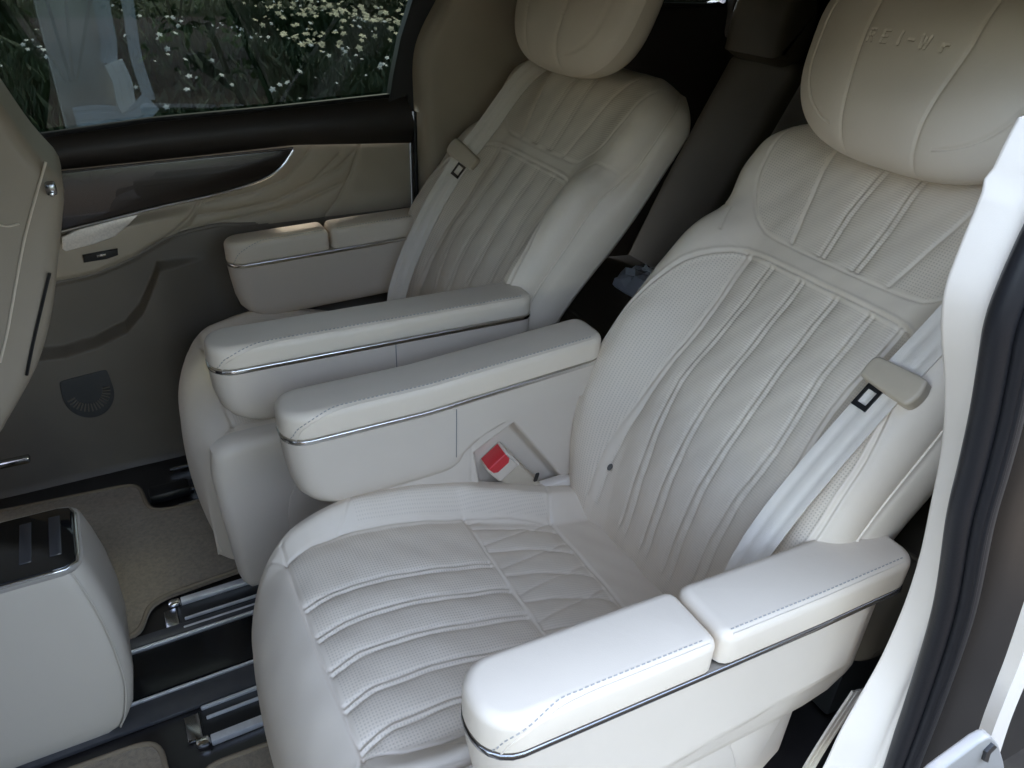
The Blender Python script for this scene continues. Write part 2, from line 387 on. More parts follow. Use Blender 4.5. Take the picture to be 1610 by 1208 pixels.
def make_headrest(T, parent, dens, text, hu=0.0, ho=0.0):
    na, nb = (360, 330) if text else (int(150*dens), int(190*dens))
    a = np.linspace(-1, 1, na); b = np.linspace(-1, 1, nb)
    A, B = np.meshgrid(a, b, indexing='ij')
    ca, sa = math.cos(math.radians(17)), math.sin(math.radians(17)); T0 = T
    def T(u, v, off):
        dv, do = v-.80, off-.02
        return T0(u+hu, .835+ca*dv-sa*do, .025+ho+sa*dv+ca*do)
    hw, hh, vc = .250, .165, .930
    # front face: pillow over a rounded outline, wider above than below
    r = (np.abs(A)**2.8+np.abs(B)**2.8)**(1/2.8)+1e-9
    s = np.maximum(np.abs(A), np.abs(B))/np.maximum(r, 1e-9); x = A*s; y = B*s
    rr = np.clip((np.abs(x)**2.8+np.abs(y)**2.8)**(1/2.8), 0, 1)
    u = x*hw*(1+.10*y); v = vc+y*hh
    dome = (1-rr**2.8)**.52
    off = .045+.088*dome-.02*(x**2)*dome
    d = np.full_like(u, 1.)
    for sgn in (1, -1): d = np.minimum(d, pdist(u, v, [(sgn*.066, .76), (sgn*.074, .84), (sgn*.092, .95), (sgn*.100, 1.13)]))
    de = np.abs(rr-.80)*.18
    h = -.0036*np.exp(-d/.012)-.0020*seam(d, .0025)-.0026*seam(de, .002)*(np.abs(x) > .42)
    if text:
        for st in text: h = h-.0020*(1-sm(pdist(u, v, st), .0007, .0022))
    off = off+h+.0016*np.sin(u*31+v*17+1)*np.sin(v*38-u*13)*dome
    back = .045-.105*(1-rr**4)**.5
    Pf = T(u, v, off); Pb = T(u, v, back)
    o = grid('headrest', Pf, LEATHER, parent, flip=True, attrs={'pc': np.stack([u, v, off], -1).reshape(-1, 3), 'pm': np.zeros((u.size, 3))})
    bk = grid('headrest_shell', Pb, LEATHER, o)
    for sgn in (-1, 1):
        p = np.array([T(np.float64(sgn*.07), np.float64(vv), np.float64(oo)) for vv, oo in ((.80, -.075), (.87, -.03), (.96, .03))])
        sweep('headrest_post', spline(p, 8), circ(.007), (0, 1, 0), CHROME, o)
    return o
def make_cushion(yc, mir, parent, dens):
    nx, nu = int(300*dens), int(330*dens)
    a = np.linspace(0, 1, nx)**1.25; b = np.linspace(-1, 1, nu)
    b = np.sign(b)*(1-(1-np.abs(b))**1.15)
    A, Bq = np.meshgrid(a, b, indexing='ij')
    xr = .84
    x0 = .056+(xr-.056)*A
    w = cs(x0, [.056, .075, .10, .14, .19, .26, .40, .60, .84], [.205, .235, .258, .282, .300, .316, .326, .322, .30])
    u = Bq*w; xf = .056+.022*(u/.25)**2
    x = xf+(xr-xf)*A
    z = cs(x, [.05, .2, .3, .4, .5, .6, .69, .78, .84], [.430, .432, .424, .402, .372, .340, .312, .290, .28])
    au = np.abs(u)
    insw = np.interp(x, [.14, .2, .25, .5, .7], [.205, .222, .230, .232, .205])
    bol = sm(au, insw-.012, insw+.045)*cs(x, [.05, .14, .25, .5, .7, .84], [.004, .016, .034, .052, .050, .04])
    z = z+bol
    g = lambda d: 1-np.sqrt(np.clip(1-(1-np.clip(d, 0, 1))**2, 0, 1))
    z = z-.060*g((w-au)/.050)-.150*g((x-xf)/.105)
    # relief
    ins = [( .145, -.212), (.145, .212)]
    front = [(.150, .24), (.147, .1), (.145, 0), (.147, -.1), (.150, -.24)]
    inner = [(.150, .200), (.20, .222), (.25, .230), (.38, .233), (.50, .232), (.60, .224), (.69, .203)]
    outer = [(p, -q) for p, q in inner]
    rear = [(.69, .21), (.695, 0), (.69, -.21)]
    div = [(.500, .232), (.497, .1), (.495, 0), (.497, -.1), (.500, -.232)]
    inside = (au < insw) & (x > .147) & (x < .692)
    fi = sm(insw-au, 0, .006)
    # pleats across the front panel
    fp = sm(x, .147, .152)*(1-sm(x, .490, .496))*fi
    d1 = np.full_like(u, 1.)
    for c in (.098, .030, -.038, -.106, -.174):
        for s in (-1, 1):
            d1 = np.minimum(d1, pdist(x, u, [(.146, c-.014+s*.0055), (.20, c-.001+s*.0055), (.29, c+.002+s*.0055), (.38, c-.002+s*.0055), (.495, c-.004+s*.0055)]))
    h = -fp*(.0062*np.exp(-d1/.012)+.0022*seam(d1, .0026))
    # crossing quilting lines of the rear panel
    fr = sm(x, .500, .505)*(1-sm(x, .684, .690))*fi
    d2 = np.full_like(u, 1.)
    for k in range(-3, 5):
        c = k*.069+.025
        d2 = np.minimum(d2, pdist(x, u, [(.498, c+.036), (.56, c+.036), (.63, c+.030), (.692, c+.012)]))
    d2b = np.full_like(u, 1.)
    for k in range(-3, 5):
        c = k*.069+.025
        d2b = np.minimum(d2b, pdist(x, u, [(.498, c-.018), (.692, c+.046)]))
    h -= fr*(.0058*np.exp(-d2/.012)+.002*seam(d2, .0026)+.0026*np.exp(-d2b/.007)+.0012*seam(d2b, .0026))
    for ln, dp in ((front, .0030), (inner, .0036), (outer, .0036), (rear, .0036), (div, .0030)):
        dd = pdist(x, u, ln); h -= dp*seam(dd, .0028)+.0022*np.exp(-dd/.010)
    h += .004*inside*sm(insw-au, 0, .04)*sm(x, .15, .19)*(1-sm(x, .66, .69))
    for s in (1, -1):       # welt on the bolster shoulder, corner seams, short dart
        dd = pdist(x, u, [(.11, s*.232), (.19, s*.276), (.27, s*.294), (.42, s*.302), (.62, s*.296), (.84, s*.28)])
        h -= .0024*seam(dd, .0026)
        h += .0020*np.exp(-((dd-.006)/.003)**2)
        dd = np.minimum(pdist(x, u, [(.69, s*.205), (.73, s*.31)]), pdist(x, u, [(.250, s*.232), (.290, s*.280)]))
        h -= .0022*seam(dd, .0026)
        dd = pdist(x, u, [(.15, s*.2), (.10, s*.25)]); h -= .0026*seam(dd, .0026)
    z = z+h+.0013*np.sin(x*39+u*23)*np.sin(u*37-x*17+.4)+.0007*np.sin(x*83+1)*np.sin(u*77)
    perf = ((x > .155) & (x < .488) & (au < insw-.008)).astype(float)
    knit = ((x > .502) & (x < .684) & (au < insw-.006)).astype(float)*.45
    perf += ((x > .29) & (x < .69) & (au > insw+.008) & (au < .288)).astype(float)*.55
    # skirts: front calf panel and the two sides down to the frame
    kx, ks = int(26*dens), int(14*dens)
    X = np.empty((nx+kx, nu+2*ks)); Y = np.empty_like(X); Zz = np.empty_like(X); PM = np.zeros((nx+kx, nu+2*ks, 3)); PC = np.zeros_like(PM)
    X[kx:, ks:-ks] = x; Y[kx:, ks:-ks] = u; Zz[kx:, ks:-ks] = z
    PM[kx:, ks:-ks, 0] = perf; PM[kx:, ks:-ks, 1] = knit; PC[kx:, ks:-ks, 0] = x; PC[kx:, ks:-ks, 1] = u
    for k in range(kx):
        t = (k+1)/kx; j = kx-1-k
        X[j, ks:-ks] = x[0]-.010*np.sin(np.pi*t*.7)+.022*t*t; Y[j, ks:-ks] = u[0]*(1-.04*t*t)
        Zz[j, ks:-ks] = z[0]-(z[0]-.075)*t
    for k in range(ks):
        t = (k+1)/ks
        for side, src in ((ks-1-k, ks), (nu+ks+k, nu+ks-1)):
            sg = -1 if side < ks else 1
            X[:, side] = X[:, src]; Y[:, side] = Y[:, src]+sg*(.006*math.sin(math.pi*t)-.012*t*t)
            dp_ = .19+(np.maximum(Zz[:, src]-.075, 0)-.19)*(1-sm(X[:, src], .09, .17)); Zz[:, side] = np.maximum(Zz[:, src]-dp_*t, np.minimum(Zz[:, src], .07))
    P = np.stack([X, yc+mir*Y, Zz], -1)
    return grid('seat_cushion', P, LEATHER, parent, flip=mir < 0, attrs={'pc': PC.reshape(-1, 3), 'pm': PM.reshape(-1, 3)})

def make_arm(parent, x0, x1, y0, y1, zc, slope, pad, split=None, bottom=None, near=True, chrome_far=False, contour=False, rear_r=.03, dash=True):
    """armrest: leather pad(s) on a slim chrome band over a deep side panel. y0 is the face nearest the camera"""
    a = bpy.data.objects.new('armrest', None); link(a, parent)
    zf = lambda xx, yy: zc+slope(xx)
    rf = min(.046, (y1-y0)*.47)
    def loop(xa, xb, ra, rb, ins=0, n=110):
        return resample(np.vstack([rrect(xa+ins, xb-ins, y0+ins, y1-ins, ra, rb), rrect(xa+ins, xb-ins, y0+ins, y1-ins, ra, rb)[:1]]), n+1)[:-1]
    spans = [(x0, x1, rf, rear_r)] if not split else [(x0, split-.003, rf, .018), (split+.003, x1, .018, rear_r)]
    for xa, xb, ra, rb in spans:
        crown = lambda xx, yy, xa=xa, xb=xb: zf(xx, yy)
        RD = .016
        p = prism('arm_pad', loop(xa, xb, ra, rb), .007, pad, LEATHER, a, .004, RD, zf=crown, nb=6)
        # stitched seam along the camera-side shoulder, dropping round the front corner
        def onpad(P):
            P = np.array(P, float); dx = np.clip(ra-(P[:, 0]-xa), 0, ra); yo = y0+ra-np.sqrt(np.maximum(ra*ra-dx*dx, 0))
            hh = np.clip(P[:, 1]-(pad-RD), 0, RD); yo += RD-np.sqrt(np.maximum(RD*RD-hh*hh, 0))
            return np.stack([P[:, 0], yo, P[:, 1]+zc+slope(P[:, 0])], -1)
        xe = xb-(.017 if xb < x1 else .030)
        if xa == x0:
            sp_ = [(xa+.020, .008), (xa+.023, pad*.22), (xa+.032, pad*.48), (xa+.052, pad*.70), (xa+.085, pad-.0075), (xa+.125, pad-.0045)]
            st_ = [(xa+.0125, .010), (xa+.0155, pad*.24), (xa+.025, pad*.54), (xa+.047, pad*.79), (xa+.083, pad-.0022), (xa+.125, pad-.0009)]
            xs0 = xa+.17
        else: sp_, st_, xs0 = [], [], xa+.017
        xsn = np.linspace(xs0, xe, 12)
        sp_ = spline(np.array(sp_+[(x, pad-.0042) for x in xsn]), 90); st_ = spline(np.array(st_+[(x, pad-.0008) for x in xsn]), 90)
        sweep('seam_piping', onpad(sp_), circ(.0013, 6), (0, 0, 1), LEATHER, p)
        if dash: stitches(onpad(st_)+np.array([0, -.0003, .0003]), STITCH, p, np.array([0, -.4, .9]))
    ch = prism('chrome_band', loop(x0, x1, rf, rear_r, -.0012), -.003, .006, CHROME if not contour else DARKCHROME, a, .002, .002, zf=zf, nb=3)
    # side panel
    rings = []
    for h, dx, ins, dxr in bottom:
        q = loop(x0+dx, x1-dxr, max(.012, rf-ins), rear_r, ins+.0005)
        z = np.full(len(q), h)+zf(q[:, 0], q[:, 1])
        yy = q[:, 1].copy()
        if contour:
            e = np.maximum(q[:, 0]-(x1-.072), (.408+.05*np.clip(q[:, 0]-.68, -.3, .3))-z)
            yy += np.where(yy < y0+.04, .020*sm(e, -.012, .020)+.10*np.maximum(e-.02, 0), 0)
            yy = np.minimum(yy, y1-.004)
        rings.append(np.stack([q[:, 0], yy, z], -1))
    skin('arm_panel', rings, PLASTIC, a, sharp=50)
    return a

def ribbon(name, pts, width, thick, lat, m, parent, n=60):
    """flat strap along pts; lat = direction of its width"""
    P = spline(np.array(pts, float), n); t = np.gradient(P, axis=0); t /= np.linalg.norm(t, axis=1)[:, None]
    L = np.broadcast_to(np.asarray(lat, float), P.shape); L = L-t*np.sum(L*t, 1)[:, None]; L /= np.linalg.norm(L, axis=1)[:, None]
    Nn = np.cross(t, L); hw, ht = width/2, thick/2
    prof = [(-1, -1), (-.62, -1), (-.58, -.55), (-.32, -.55), (-.28, -1), (.28, -1), (.32, -.55), (.58, -.55), (.62, -1), (1, -1),
            (1, 1), (.62, 1), (.58, .55), (.32, .55), (.28, 1), (-.28, 1), (-.32, .55), (-.58, .55), (-.62, 1), (-1, 1)]
    rings = [[P[i]+L[i]*a*hw+Nn[i]*b*ht for a, b in prof] for i in range(n)]
    return skin(name, rings, m, parent, True, sharp=30), P, L, Nn

JOINTG = mat('grey_plug', (.10, .095, .085), .5)
def captain_seat(name, label, yc, mir, xo, rec, dens, arms, text, belt_pts, sleeve_t, covers, bw=.047, lat=(0, 1., 0)):
    root = thing(name, label, 'car seat', (.5, yc, 0), 'middle row armchairs')
    inv = Matrix.Translation((-.5, -yc, 0))
    th = math.radians(rec); U = np.array([math.sin(th), 0, math.cos(th)]); N = np.array([-math.cos(th), 0, math.sin(th)]); O = np.array([xo, yc, .40])
    def T(u, v, off):
        u, v, off = np.broadcast_arrays(u, v, off)
        P = O+v[..., None]*U+off[..., None]*N
        P = P.copy(); P[..., 1] += mir*u
        return P
    kids = []
    bk = make_back(T, root, dens)
    pu, pv = np.float64(.187), np.float64(.084); po = float(back_surface(np.array([pu]), np.array([pv]))[0])-.0035
    pa = np.array(circ(.0058, 14))
    prism('vent_plug', pa, 0, .0022, JOINTG, bk, 0, .0008, frame=lambda a, b, h: T(pu+a, pv+b*1.35, po+h), nb=2)
    hr = make_headrest(T, root, dens, text, 0.0 if mir > 0 else -.015, .012 if mir > 0 else .03)
    if mir < 0:
        for o in (bk, hr, *hr.children):
            if o.name.startswith(('backrest', 'headrest')) and 'post' not in o.name: o.data.flip_normals()
    cu = make_cushion(yc, mir, root, dens)
    for kw in arms: make_arm(root, **kw)
    # frame under the cushion and its plastic side covers
    ff = lambda a, b, h: np.stack([a, yc+mir*h, b], -1)
    prism('seat_base', rrect(.16, .80, .015, .24, .03, .03), -.25, .25, BLACKP, root, .01, .01, frame=ff)
    for s in covers:
        out = np.array([(.088, .455), (.080, .40), (.083, .30), (.096, .10), (.112, .073), (.20, .066), (.50, .066), (.80, .09), (.86, .16), (.86, .36), (.70, .40), (.40, .475), (.18, .478), (.115, .476)])
        out = resample(np.vstack([out, out[:1]]), 90)[:-1]
        f2 = lambda a, b, h, s=s: np.stack([a, yc+mir*s*h, b], -1)
        sc = prism('side_cover', out, .300, .345, PLASTIC, root, .004, .030, frame=f2, nb=6)
        c2 = np.array([(.235, .10), (.215, .20), (.222, .30), (.26, .36), (.34, .395), (.60, .37), (.70, .28), (.70, .10)])
        c2 = spline(np.vstack([c2, c2[:1]]), 60)[:-1]
        prism('cover_panel', c2, .343, .3475, PLASTIC, sc, 0, .003, frame=f2, nb=3)
    # lap and shoulder belt
    lat = _n(lat)
    bo, P, L, Nn = ribbon('seat_belt', [T(np.float64(u), np.float64(v), np.float64(o)) if not isinstance(u, str) else v for u, v, o in belt_pts], bw, .0024, lat, BELT, root, 90)
    k = int(sleeve_t*89); c = P[k]; t = _n(P[k+2]-P[k-2]); l = L[k]; n = np.cross(t, l)
    if n[2] < 0: n = -n
    fr = lambda a, b, h: c+np.multiply.outer(a, l)+np.multiply.outer(b, t)+np.multiply.outer(h, n)
    sg = 1 if mir > 0 else -1
    sl = np.array([(-.036, -.019), (.034, -.024), (.046, -.018), (.050, 0), (.046, .018), (.034, .023), (-.034, .020), (-.042, .012), (-.043, -.012)])*np.array([-sg, 1])
    sl = spline(np.vstack([sl, sl[:1]]), 48)[:-1]
    tg = prism('belt_sleeve', sl, -.011, .015, BELTBEIGE, bo, .004, .006, frame=fr, nb=4, sharp=28)
    dn = 1 if (P[k+2]-P[k-2])[2] < 0 else -1
    # metal tongue with its slot: four bars framing the opening
    tx = .012*sg
    def bar(a0, a1, b0, b1):
        return [(a0, b0), (a1, b0), (a1, b1), (a0, b1)]
    for q in (bar(tx-.013, tx-.008, .018, .058), bar(tx+.008, tx+.013, .018, .058), bar(tx-.013, tx+.013, .052, .060), bar(tx-.013, tx+.013, .016, .028)):
        q = np.array(q)*np.array([1, dn]); prism('belt_tongue', q, .002, .0048, BLACKP if mir > 0 else DARKCHROME, bo, frame=fr)
    return root, T
# embossed marks on the head cushion, as far as the photograph lets them be read
def glyphs(u0, v0, hgt, adv):
    G = {'R': [[(0, 0), (0, 1)], [(0, 1), (.55, 1), (.6, .75), (.5, .52), (0, .5)], [(.3, .5), (.62, 0)]],
         'E': [[(.6, 1), (0, 1), (0, 0), (.6, 0)], [(0, .5), (.5, .5)]],
         'I': [[(.3, 0), (.3, 1)]], '-': [[(0, .5), (.5, .5)]],
         'W': [[(0, 1), (.2, 0), (.4, .8), (.6, 0), (.8, 1)]], 'r': [[(0, 0), (0, .6)], [(0, .42), (.25, .6), (.45, .58)]]}
    out = []
    x = u0
    for ch in 'REI-Wr':
        for st in G[ch]: out.append([(x-px*hgt*.9, v0+py*hgt+px*0) for px, py in st])
        x -= adv*(1.25 if ch == 'W' else .72 if ch in 'I-' else 1.0)
    return out
flat = lambda x: 0*x
A_BOT = [(-.004, 0, 0, 0), (-.04, .004, 0, 0), (-.09, .012, 0, 0), (-.11, .016, 0, 0), (-.13, .020, 0, 0), (-.145, .024, 0, 0), (-.16, .028, 0, 0), (-.175, .032, 0, 0), (-.19, .036, 0, .0), (-.21, .040, 0, .008), (-.235, .05, 0, .03), (-.26, .06, .004, .07), (-.285, .07, .012, .12)]
B_BOT = [(-.004, 0, 0, 0), (-.045, .003, 0, 0), (-.09, .009, 0, 0), (-.12, .018, 0, 0), (-.14, .032, .003, 0), (-.152, .050, .008, 0), (-.158, .075, .016, 0)]
BN_BOT = [(-.004, 0, 0, 0), (-.045, .003, 0, 0), (-.070, .006, 0, 0), (-.074, .007, 0, .20), (-.095, .010, 0, .262), (-.12, .018, 0, .300), (-.14, .032, .003, .305), (-.152, .050, .008, .31), (-.158, .075, .016, .33)]
C_BOT = [(-.004, 0, 0, 0), (-.05, .002, 0, 0), (-.085, .010, 0, 0), (-.105, .022, .003, 0), (-.118, .042, .008, 0), (-.124, .065, .016, 0)]
near_seat, TN = captain_seat('captain_seat', 'cream leather armchair nearest the open door, white belt down its backrest', .82, 1, .715, 37, 1.0,
    [dict(x0=.236, x1=.945, y0=.430, y1=.532, zc=.604, slope=lambda x: -.072*(x-.236)+.035*np.clip(x-.75, 0, 1), pad=.062, split=.562, bottom=A_BOT, contour=True),
     dict(x0=.188, x1=.84, y0=1.10, y1=1.205, zc=.606, slope=lambda x: .030*np.clip(x-.45, 0, 1)*2.2, pad=.058, bottom=BN_BOT)],
    glyphs(.080, .934, .018, .0285),
    [(-.262, .80, .045), (-.256, .62, .056), (-.250, .50, .066), (-.246, .35, .076), (-.242, .22, .072), (-.240, .12, .047), (-.238, .05, .0), (-.238, .0, -.05)], .36, (-1,), .054)
far_seat, TF = captain_seat('captain_seat', 'shaded cream leather armchair beside the far tinted window', 1.69, -1, .635, 36, .6,
    [dict(x0=.256, x1=.86, y0=1.946, y1=2.04, zc=.600, slope=lambda x: .03*(x-.256), pad=.062, split=.525, bottom=B_BOT),
     dict(x0=.112, x1=.80, y0=1.32, y1=1.425, zc=.648, slope=lambda x: -.012*(x-.112), pad=.052, bottom=C_BOT)],
    None,
    [(-.185, .90, -.03), (-.180, .84, .012), (-.176, .75, .046), (-.178, .60, .058), (-.192, .52, .060), (-.196, .45, .060), (-.190, .345, .060), (-.162, .195, .055), (-.140, .08, .03), (-.13, .02, -.02)], .44, (1,), .056, (-.47, .80, .34))

# buckle on the near chair's inner side
def sub(name, parent):
    o = bpy.data.objects.new(name, None); return link(o, parent)
# plate behind the inner armrest with its pocket for the buckle
xs = np.linspace(.27, .90, 190); zs = np.linspace(.20, .602, 150)
Xg, Zg = np.meshgrid(xs, zs, indexing='ij')
poly = [(.537, .470), (.636, .523), (.742, .375), (.80, .25)]
def inside_soft(X, Z, poly, r):
    d = np.full(X.shape, 1e9)
    n = len(poly)
    for i in range(n):
        (ax, az), (bx, bz) = poly[i], poly[(i+1) % n]
        L_ = math.hypot(bx-ax, bz-az); nx, nz = (bz-az)/L_, -(bx-ax)/L_
        d = np.minimum(d, (X-ax)*nx+(Z-az)*nz)
    return sm(d, -r, r)
pk = inside_soft(Xg, Zg, [(.537, .470), (.636, .523), (.86, .21), (.60, .21), (.575, .36)], .007)
Yg = 1.1085+.034*pk+.004*np.exp(-((Xg-.545)/.0016)**2)
grid('buckle_pocket', np.stack([Xg, Yg, Zg], -1), PLASTIC, near_seat)
bc = np.array([.606, 1.128, .442]); bt = _n([.62, -.02, -.78]); bl = _n([.78, -.05, .62]); bn = np.cross(bt, bl)
if bn[1] > 0: bn = -bn
bfr = lambda a, b, h: bc+np.multiply.outer(a, bl)+np.multiply.outer(b, bt)+np.multiply.outer(h, bn)
stalk = prism('buckle', rrect(-.027, .027, .018, .135, .006, .006), -.012, .024, BELTBEIGE, near_seat, .004, .006, frame=bfr)
prism('buckle_head', rrect(-.029, .029, -.012, .040, .007, .005), -.013, .030, PLASTIC, stalk, .004, .006, frame=bfr)
prism('red_button', np.array([(-.023, -.014), (.023, -.014), (.023, .004), (.015, .012), (-.015, .012), (-.023, .004)]), -.008, .0315, RED, stalk, .001, .003, frame=bfr)
JOINT = mat('grey_joint', (.20, .195, .185), .6)  # plain grey for the thin strips marking the panel joints
box('panel_joint', (.506, 1.0988, .490), (.5075, 1.1012, .602), JOINT, near_seat, .0006)
box('panel_joint', (.470, 1.3188, .545), (.4715, 1.3212, .642), JOINT, far_seat, .0006)
box('anchor_bracket', (.70, 1.092, .30), (.80, 1.118, .352), WHITE, near_seat, .006)
prism('bracket_slot', rrect(-.004, .004, -.010, .010, .002, .002), 0, .003, BLACKP, near_seat, frame=lambda a, b, h: np.stack([.690+a+b*.25, 1.094-h, .385+b], -1))

# ------------------------------------------------------------------ the van round the chairs
van = thing('minivan', 'dark minivan cabin seen through its open side door', 'minivan')
box('floor_panel', (-1.35, .34, -.06), (2.70, 2.16, -.004), FLOORM, van, .004)
box('roof', (-1.4, .355, 1.365), (2.75, 2.2, 1.43), HEADLINER, van, .02)
box('front_light_blocker', (-1.4, .34, -.06), (-1.34, 2.16, 1.36), CHARCOAL, van, .01)  # unseen wall closed up over the windscreen to keep front light out
box('rear_wall', (2.70, .34, -.06), (2.76, 2.16, 1.362), CHARCOAL, van, .01)
box('side_sill', (-1.3, .27, -.16), (.80, .345, -.012), WHITE, van, .012)
nd = box('front_door', (-1.4, .22, -.1), (-.25, .285, .92), CREAMTRIM, van, .02)
box('front_pillar', (-.38, .23, .921), (-.25, .285, 1.36), HEADLINER, van, .02)
YD = 2.12
door = sub('sliding_door', van)
# --- door lining: one modelled skin with ledge, pocket and speaker bulge
xs = np.linspace(-.60, .824, 560); zs = np.linspace(-.04, .862, 330)
Xg, Zg = np.meshgrid(xs, zs, indexing='ij')
led = ats([(70, 445), (150, 428), (215, 400), (262, 372), (300, 345), (318, 318)], 1, 2.09)
rim = ats([(50, 566), (100, 560), (150, 545), (200, 520), (225, 490), (240, 455), (252, 425)], 1, 2.06)
ledz = np.interp(Xg, led[:, 0], led[:, 2], right=2.0); rimz = np.interp(Xg, rim[:, 0], rim[:, 2])
rb = 2.06; inrim = (Xg < rim[-1, 0]+.3)
B1 = .026*sm(Zg-ledz, -.030, .010)*(1-sm(Xg, .16, .30))*(1-sm(Zg, .70, .74))
pocket = sm(rimz-Zg, -.006, .012)*(1-sm(Xg, .06, .24))
wl_ = ats([(30, 380), (100, 362), (180, 342), (260, 322), (330, 307), (390, 290), (425, 275)], 1, 2.09)
B1 = B1*(1-sm(Zg, np.interp(Xg, wl_[:, 0], wl_[:, 2])-.035, np.interp(Xg, wl_[:, 0], wl_[:, 2])-.015))
Yg = 2.118-B1-.052*pocket-.020*sm(Zg, .02, -.04)-.012*(1-sm(Xg, .10, .30))*sm(ledz-Zg, .0, .10)*0
# quilted pleats fanning from the handle to the rear of the door
def q(pts): a = ats(pts, 1, 2.10); return [(p[0], p[2]) for p in a]
quilt = [q([(496, 231), (480, 252), (450, 285), (402, 305), (322, 322)]), q([(537, 246), (496, 288), (436, 320), (369, 335), (312, 342)]),
         q([(545, 290), (470, 325), (369, 349), (285, 366)]), q([(569, 231), (554, 278), (533, 319), (515, 343)]), q([(564, 238), (535, 268), (500, 287), (470, 300)]),
         q([(322, 312), (300, 340), (270, 368), (225, 398)])]
dm = np.full_like(Xg, 1.)
for c in quilt: dm = np.minimum(dm, pdist(Xg, Zg, c))
Yg = Yg+.0052*np.exp(-dm/.010)+.0032*seam(dm, .0034)
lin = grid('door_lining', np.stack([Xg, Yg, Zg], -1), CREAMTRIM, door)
LOWTRIM = mat('grey_lower_trim', (.155, .132, .10), .55, noise=.08, nscale=6, bump=.2, bscale=500); lin.data.materials.append(LOWTRIM)
lb = np.interp(Xg, np.r_[led[:4, 0], .26, .40], np.r_[led[:4, 2]-.012, led[3, 2]+.004, led[3, 2]-.01]); low_ = (Zg < lb)[:-1, :-1].reshape(-1)
lin.data.polygons.foreach_set('material_index', low_.astype(np.int32)); lin.data.update()
bx = np.linspace(-.55, .40, 80); bz = np.interp(bx, np.r_[led[:4, 0], .26, .40], np.r_[led[:4, 2]-.012, led[3, 2]+.004, led[3, 2]-.01])
by = np.array([Yg[np.argmin(np.abs(xs-a)), np.argmin(np.abs(zs-b))] for a, b in zip(bx, bz)]); by = np.convolve(np.pad(by, 2, mode='edge'), np.ones(5)/5, 'valid')
sweep('lining_seam', spline(np.stack([bx, by, bz], -1)[::4], 80), circ(.0062, 8), (0, -1, 0), LOWTRIM, door)
def plate(name, pts, y, d, m, parent, r=.003, **k):
    a = ats(pts, 1, y); return prism(name, a[:, [0, 2]], -d, 0, m, parent, 0, 0, frame=lambda p, z, h: np.stack([p, y-h-d, z], -1), **k)
def plate_in(name, pts, y, d, m, parent, n=0, **k):
    """flat panel standing d proud of the plane y, facing the camera"""
    a = ats(pts, 1, y-d)[:, [0, 2]]
    if n: a = resample(np.vstack([a, a[:1]]), n+1)[:-1]
    rr = min(.004, d*.45)
    return prism(name, a, 0, d, m, parent, 0, rr, frame=lambda p, z, h: np.stack([p, y-h, z], -1), **k)
wood_low = spline(np.array([(30, 380), (100, 362), (180, 342), (260, 322), (330, 307), (390, 290), (425, 275), (445, 258), (461, 234)], float), 40)
wood_top = np.array([(440, 236), (300, 250), (95, 271), (20, 279)], float)
plate_in('wood_inlay', [tuple(p) for p in wood_low]+[tuple(p) for p in wood_top], 2.092, .010, WOOD, door)
lowp = ats(wood_low, 1, 2.082); sweep('chrome_strip', lowp+np.array([0, -.002, -.002]), circ(.0042, 8), (0, -1, 0), CHROME, door)
topp = ats([(20, 279), (95, 271), (300, 250), (461, 233)], 1, 2.082); sweep('chrome_strip', resample(topp, 12)+np.array([0, -.002, .001]), circ(.0022, 8), (0, -1, 0), DARKCHROME, door)
# upper door lining (charcoal roll under the glass)
sill = ats([(-120, 240), (80, 213), (240, 190), (430, 172), (640, 149)], 1, 2.10)
beltl = ats([(-120, 293), (95, 269), (300, 248), (461, 230), (655, 226)], 1, 2.10)
s1 = resample(sill, 40); s2 = resample(beltl, 40); rows = []
for t in np.linspace(0, 1, 14):
    r = s1*(1-t)+s2*t; r[:, 1] = 2.13-.040*math.sin(math.pi*(.12+.80*t))-.01*t; rows.append(r)
grid('upper_lining', np.array(rows), CHARCOAL, door)
edge = s1.copy(); edge[:, 1] = 2.112; sweep('glass_seal', edge, circ(.007, 8), (0, -1, 0), RUBBER, door)
# speaker handle plate, switch, pocket speaker
sp = plate_in('speaker_plate', [(97, 374), (120, 362), (170, 348), (216, 337), (205, 352), (182, 372), (150, 384), (104, 396), (98, 392)], 2.092, .008, SPEAKER, door)
sw = plate_in('window_switch', [(130, 402), (185, 392), (186, 402), (168, 408), (132, 414)], 2.090, .007, BLACKP, door)
plate_in('switch_mark', [(152, 402), (166, 399), (167, 402), (153, 405)], 2.0828, .0012, CHROME, sw)
gs = sub('speaker_grille', door)
GRILLE = mat('dark_grille', (.05, .05, .047), .6)
def dens_poly_(P):
    a = resample(np.vstack([P, P[:1]]), 91)[:-1]
    for _ in range(3): a = (np.roll(a, 1, 0)+2*a+np.roll(a, -1, 0))/4
    return a
c0 = at(136, 610, 1, 2.058)
aa = np.radians(np.linspace(180, 360, 40)); gr = np.vstack([np.stack([c0[0]+.062*np.cos(aa), c0[2]-.020+.078*np.sin(aa)], -1), [(c0[0]+.058, c0[2]+.040), (c0[0]-.058, c0[2]+.030)]])
gr = dens_poly_(gr); prism('grille_plate', gr, 0, .004, GRILLE, gs, 0, .003, frame=lambda p, z, h: np.stack([p, 2.066-h, z], -1))
for k in range(17):
    a = math.radians(198+k*10.2); d = np.array([.056*math.cos(a), 0, .064*math.sin(a)]); c1 = c0+np.array([0, .002, -.012])
    sweep('grille_rib', np.array([c1+d*.62, c1+d*.8, c1+d*.97]), [(-.0014, -.002), (.0014, -.002), (.0014, .003), (-.0014, .003)], (0, -1, 0), LOWTRIM, gs, False)
rimp = rim.copy(); rimp[:, 1] = 2.062
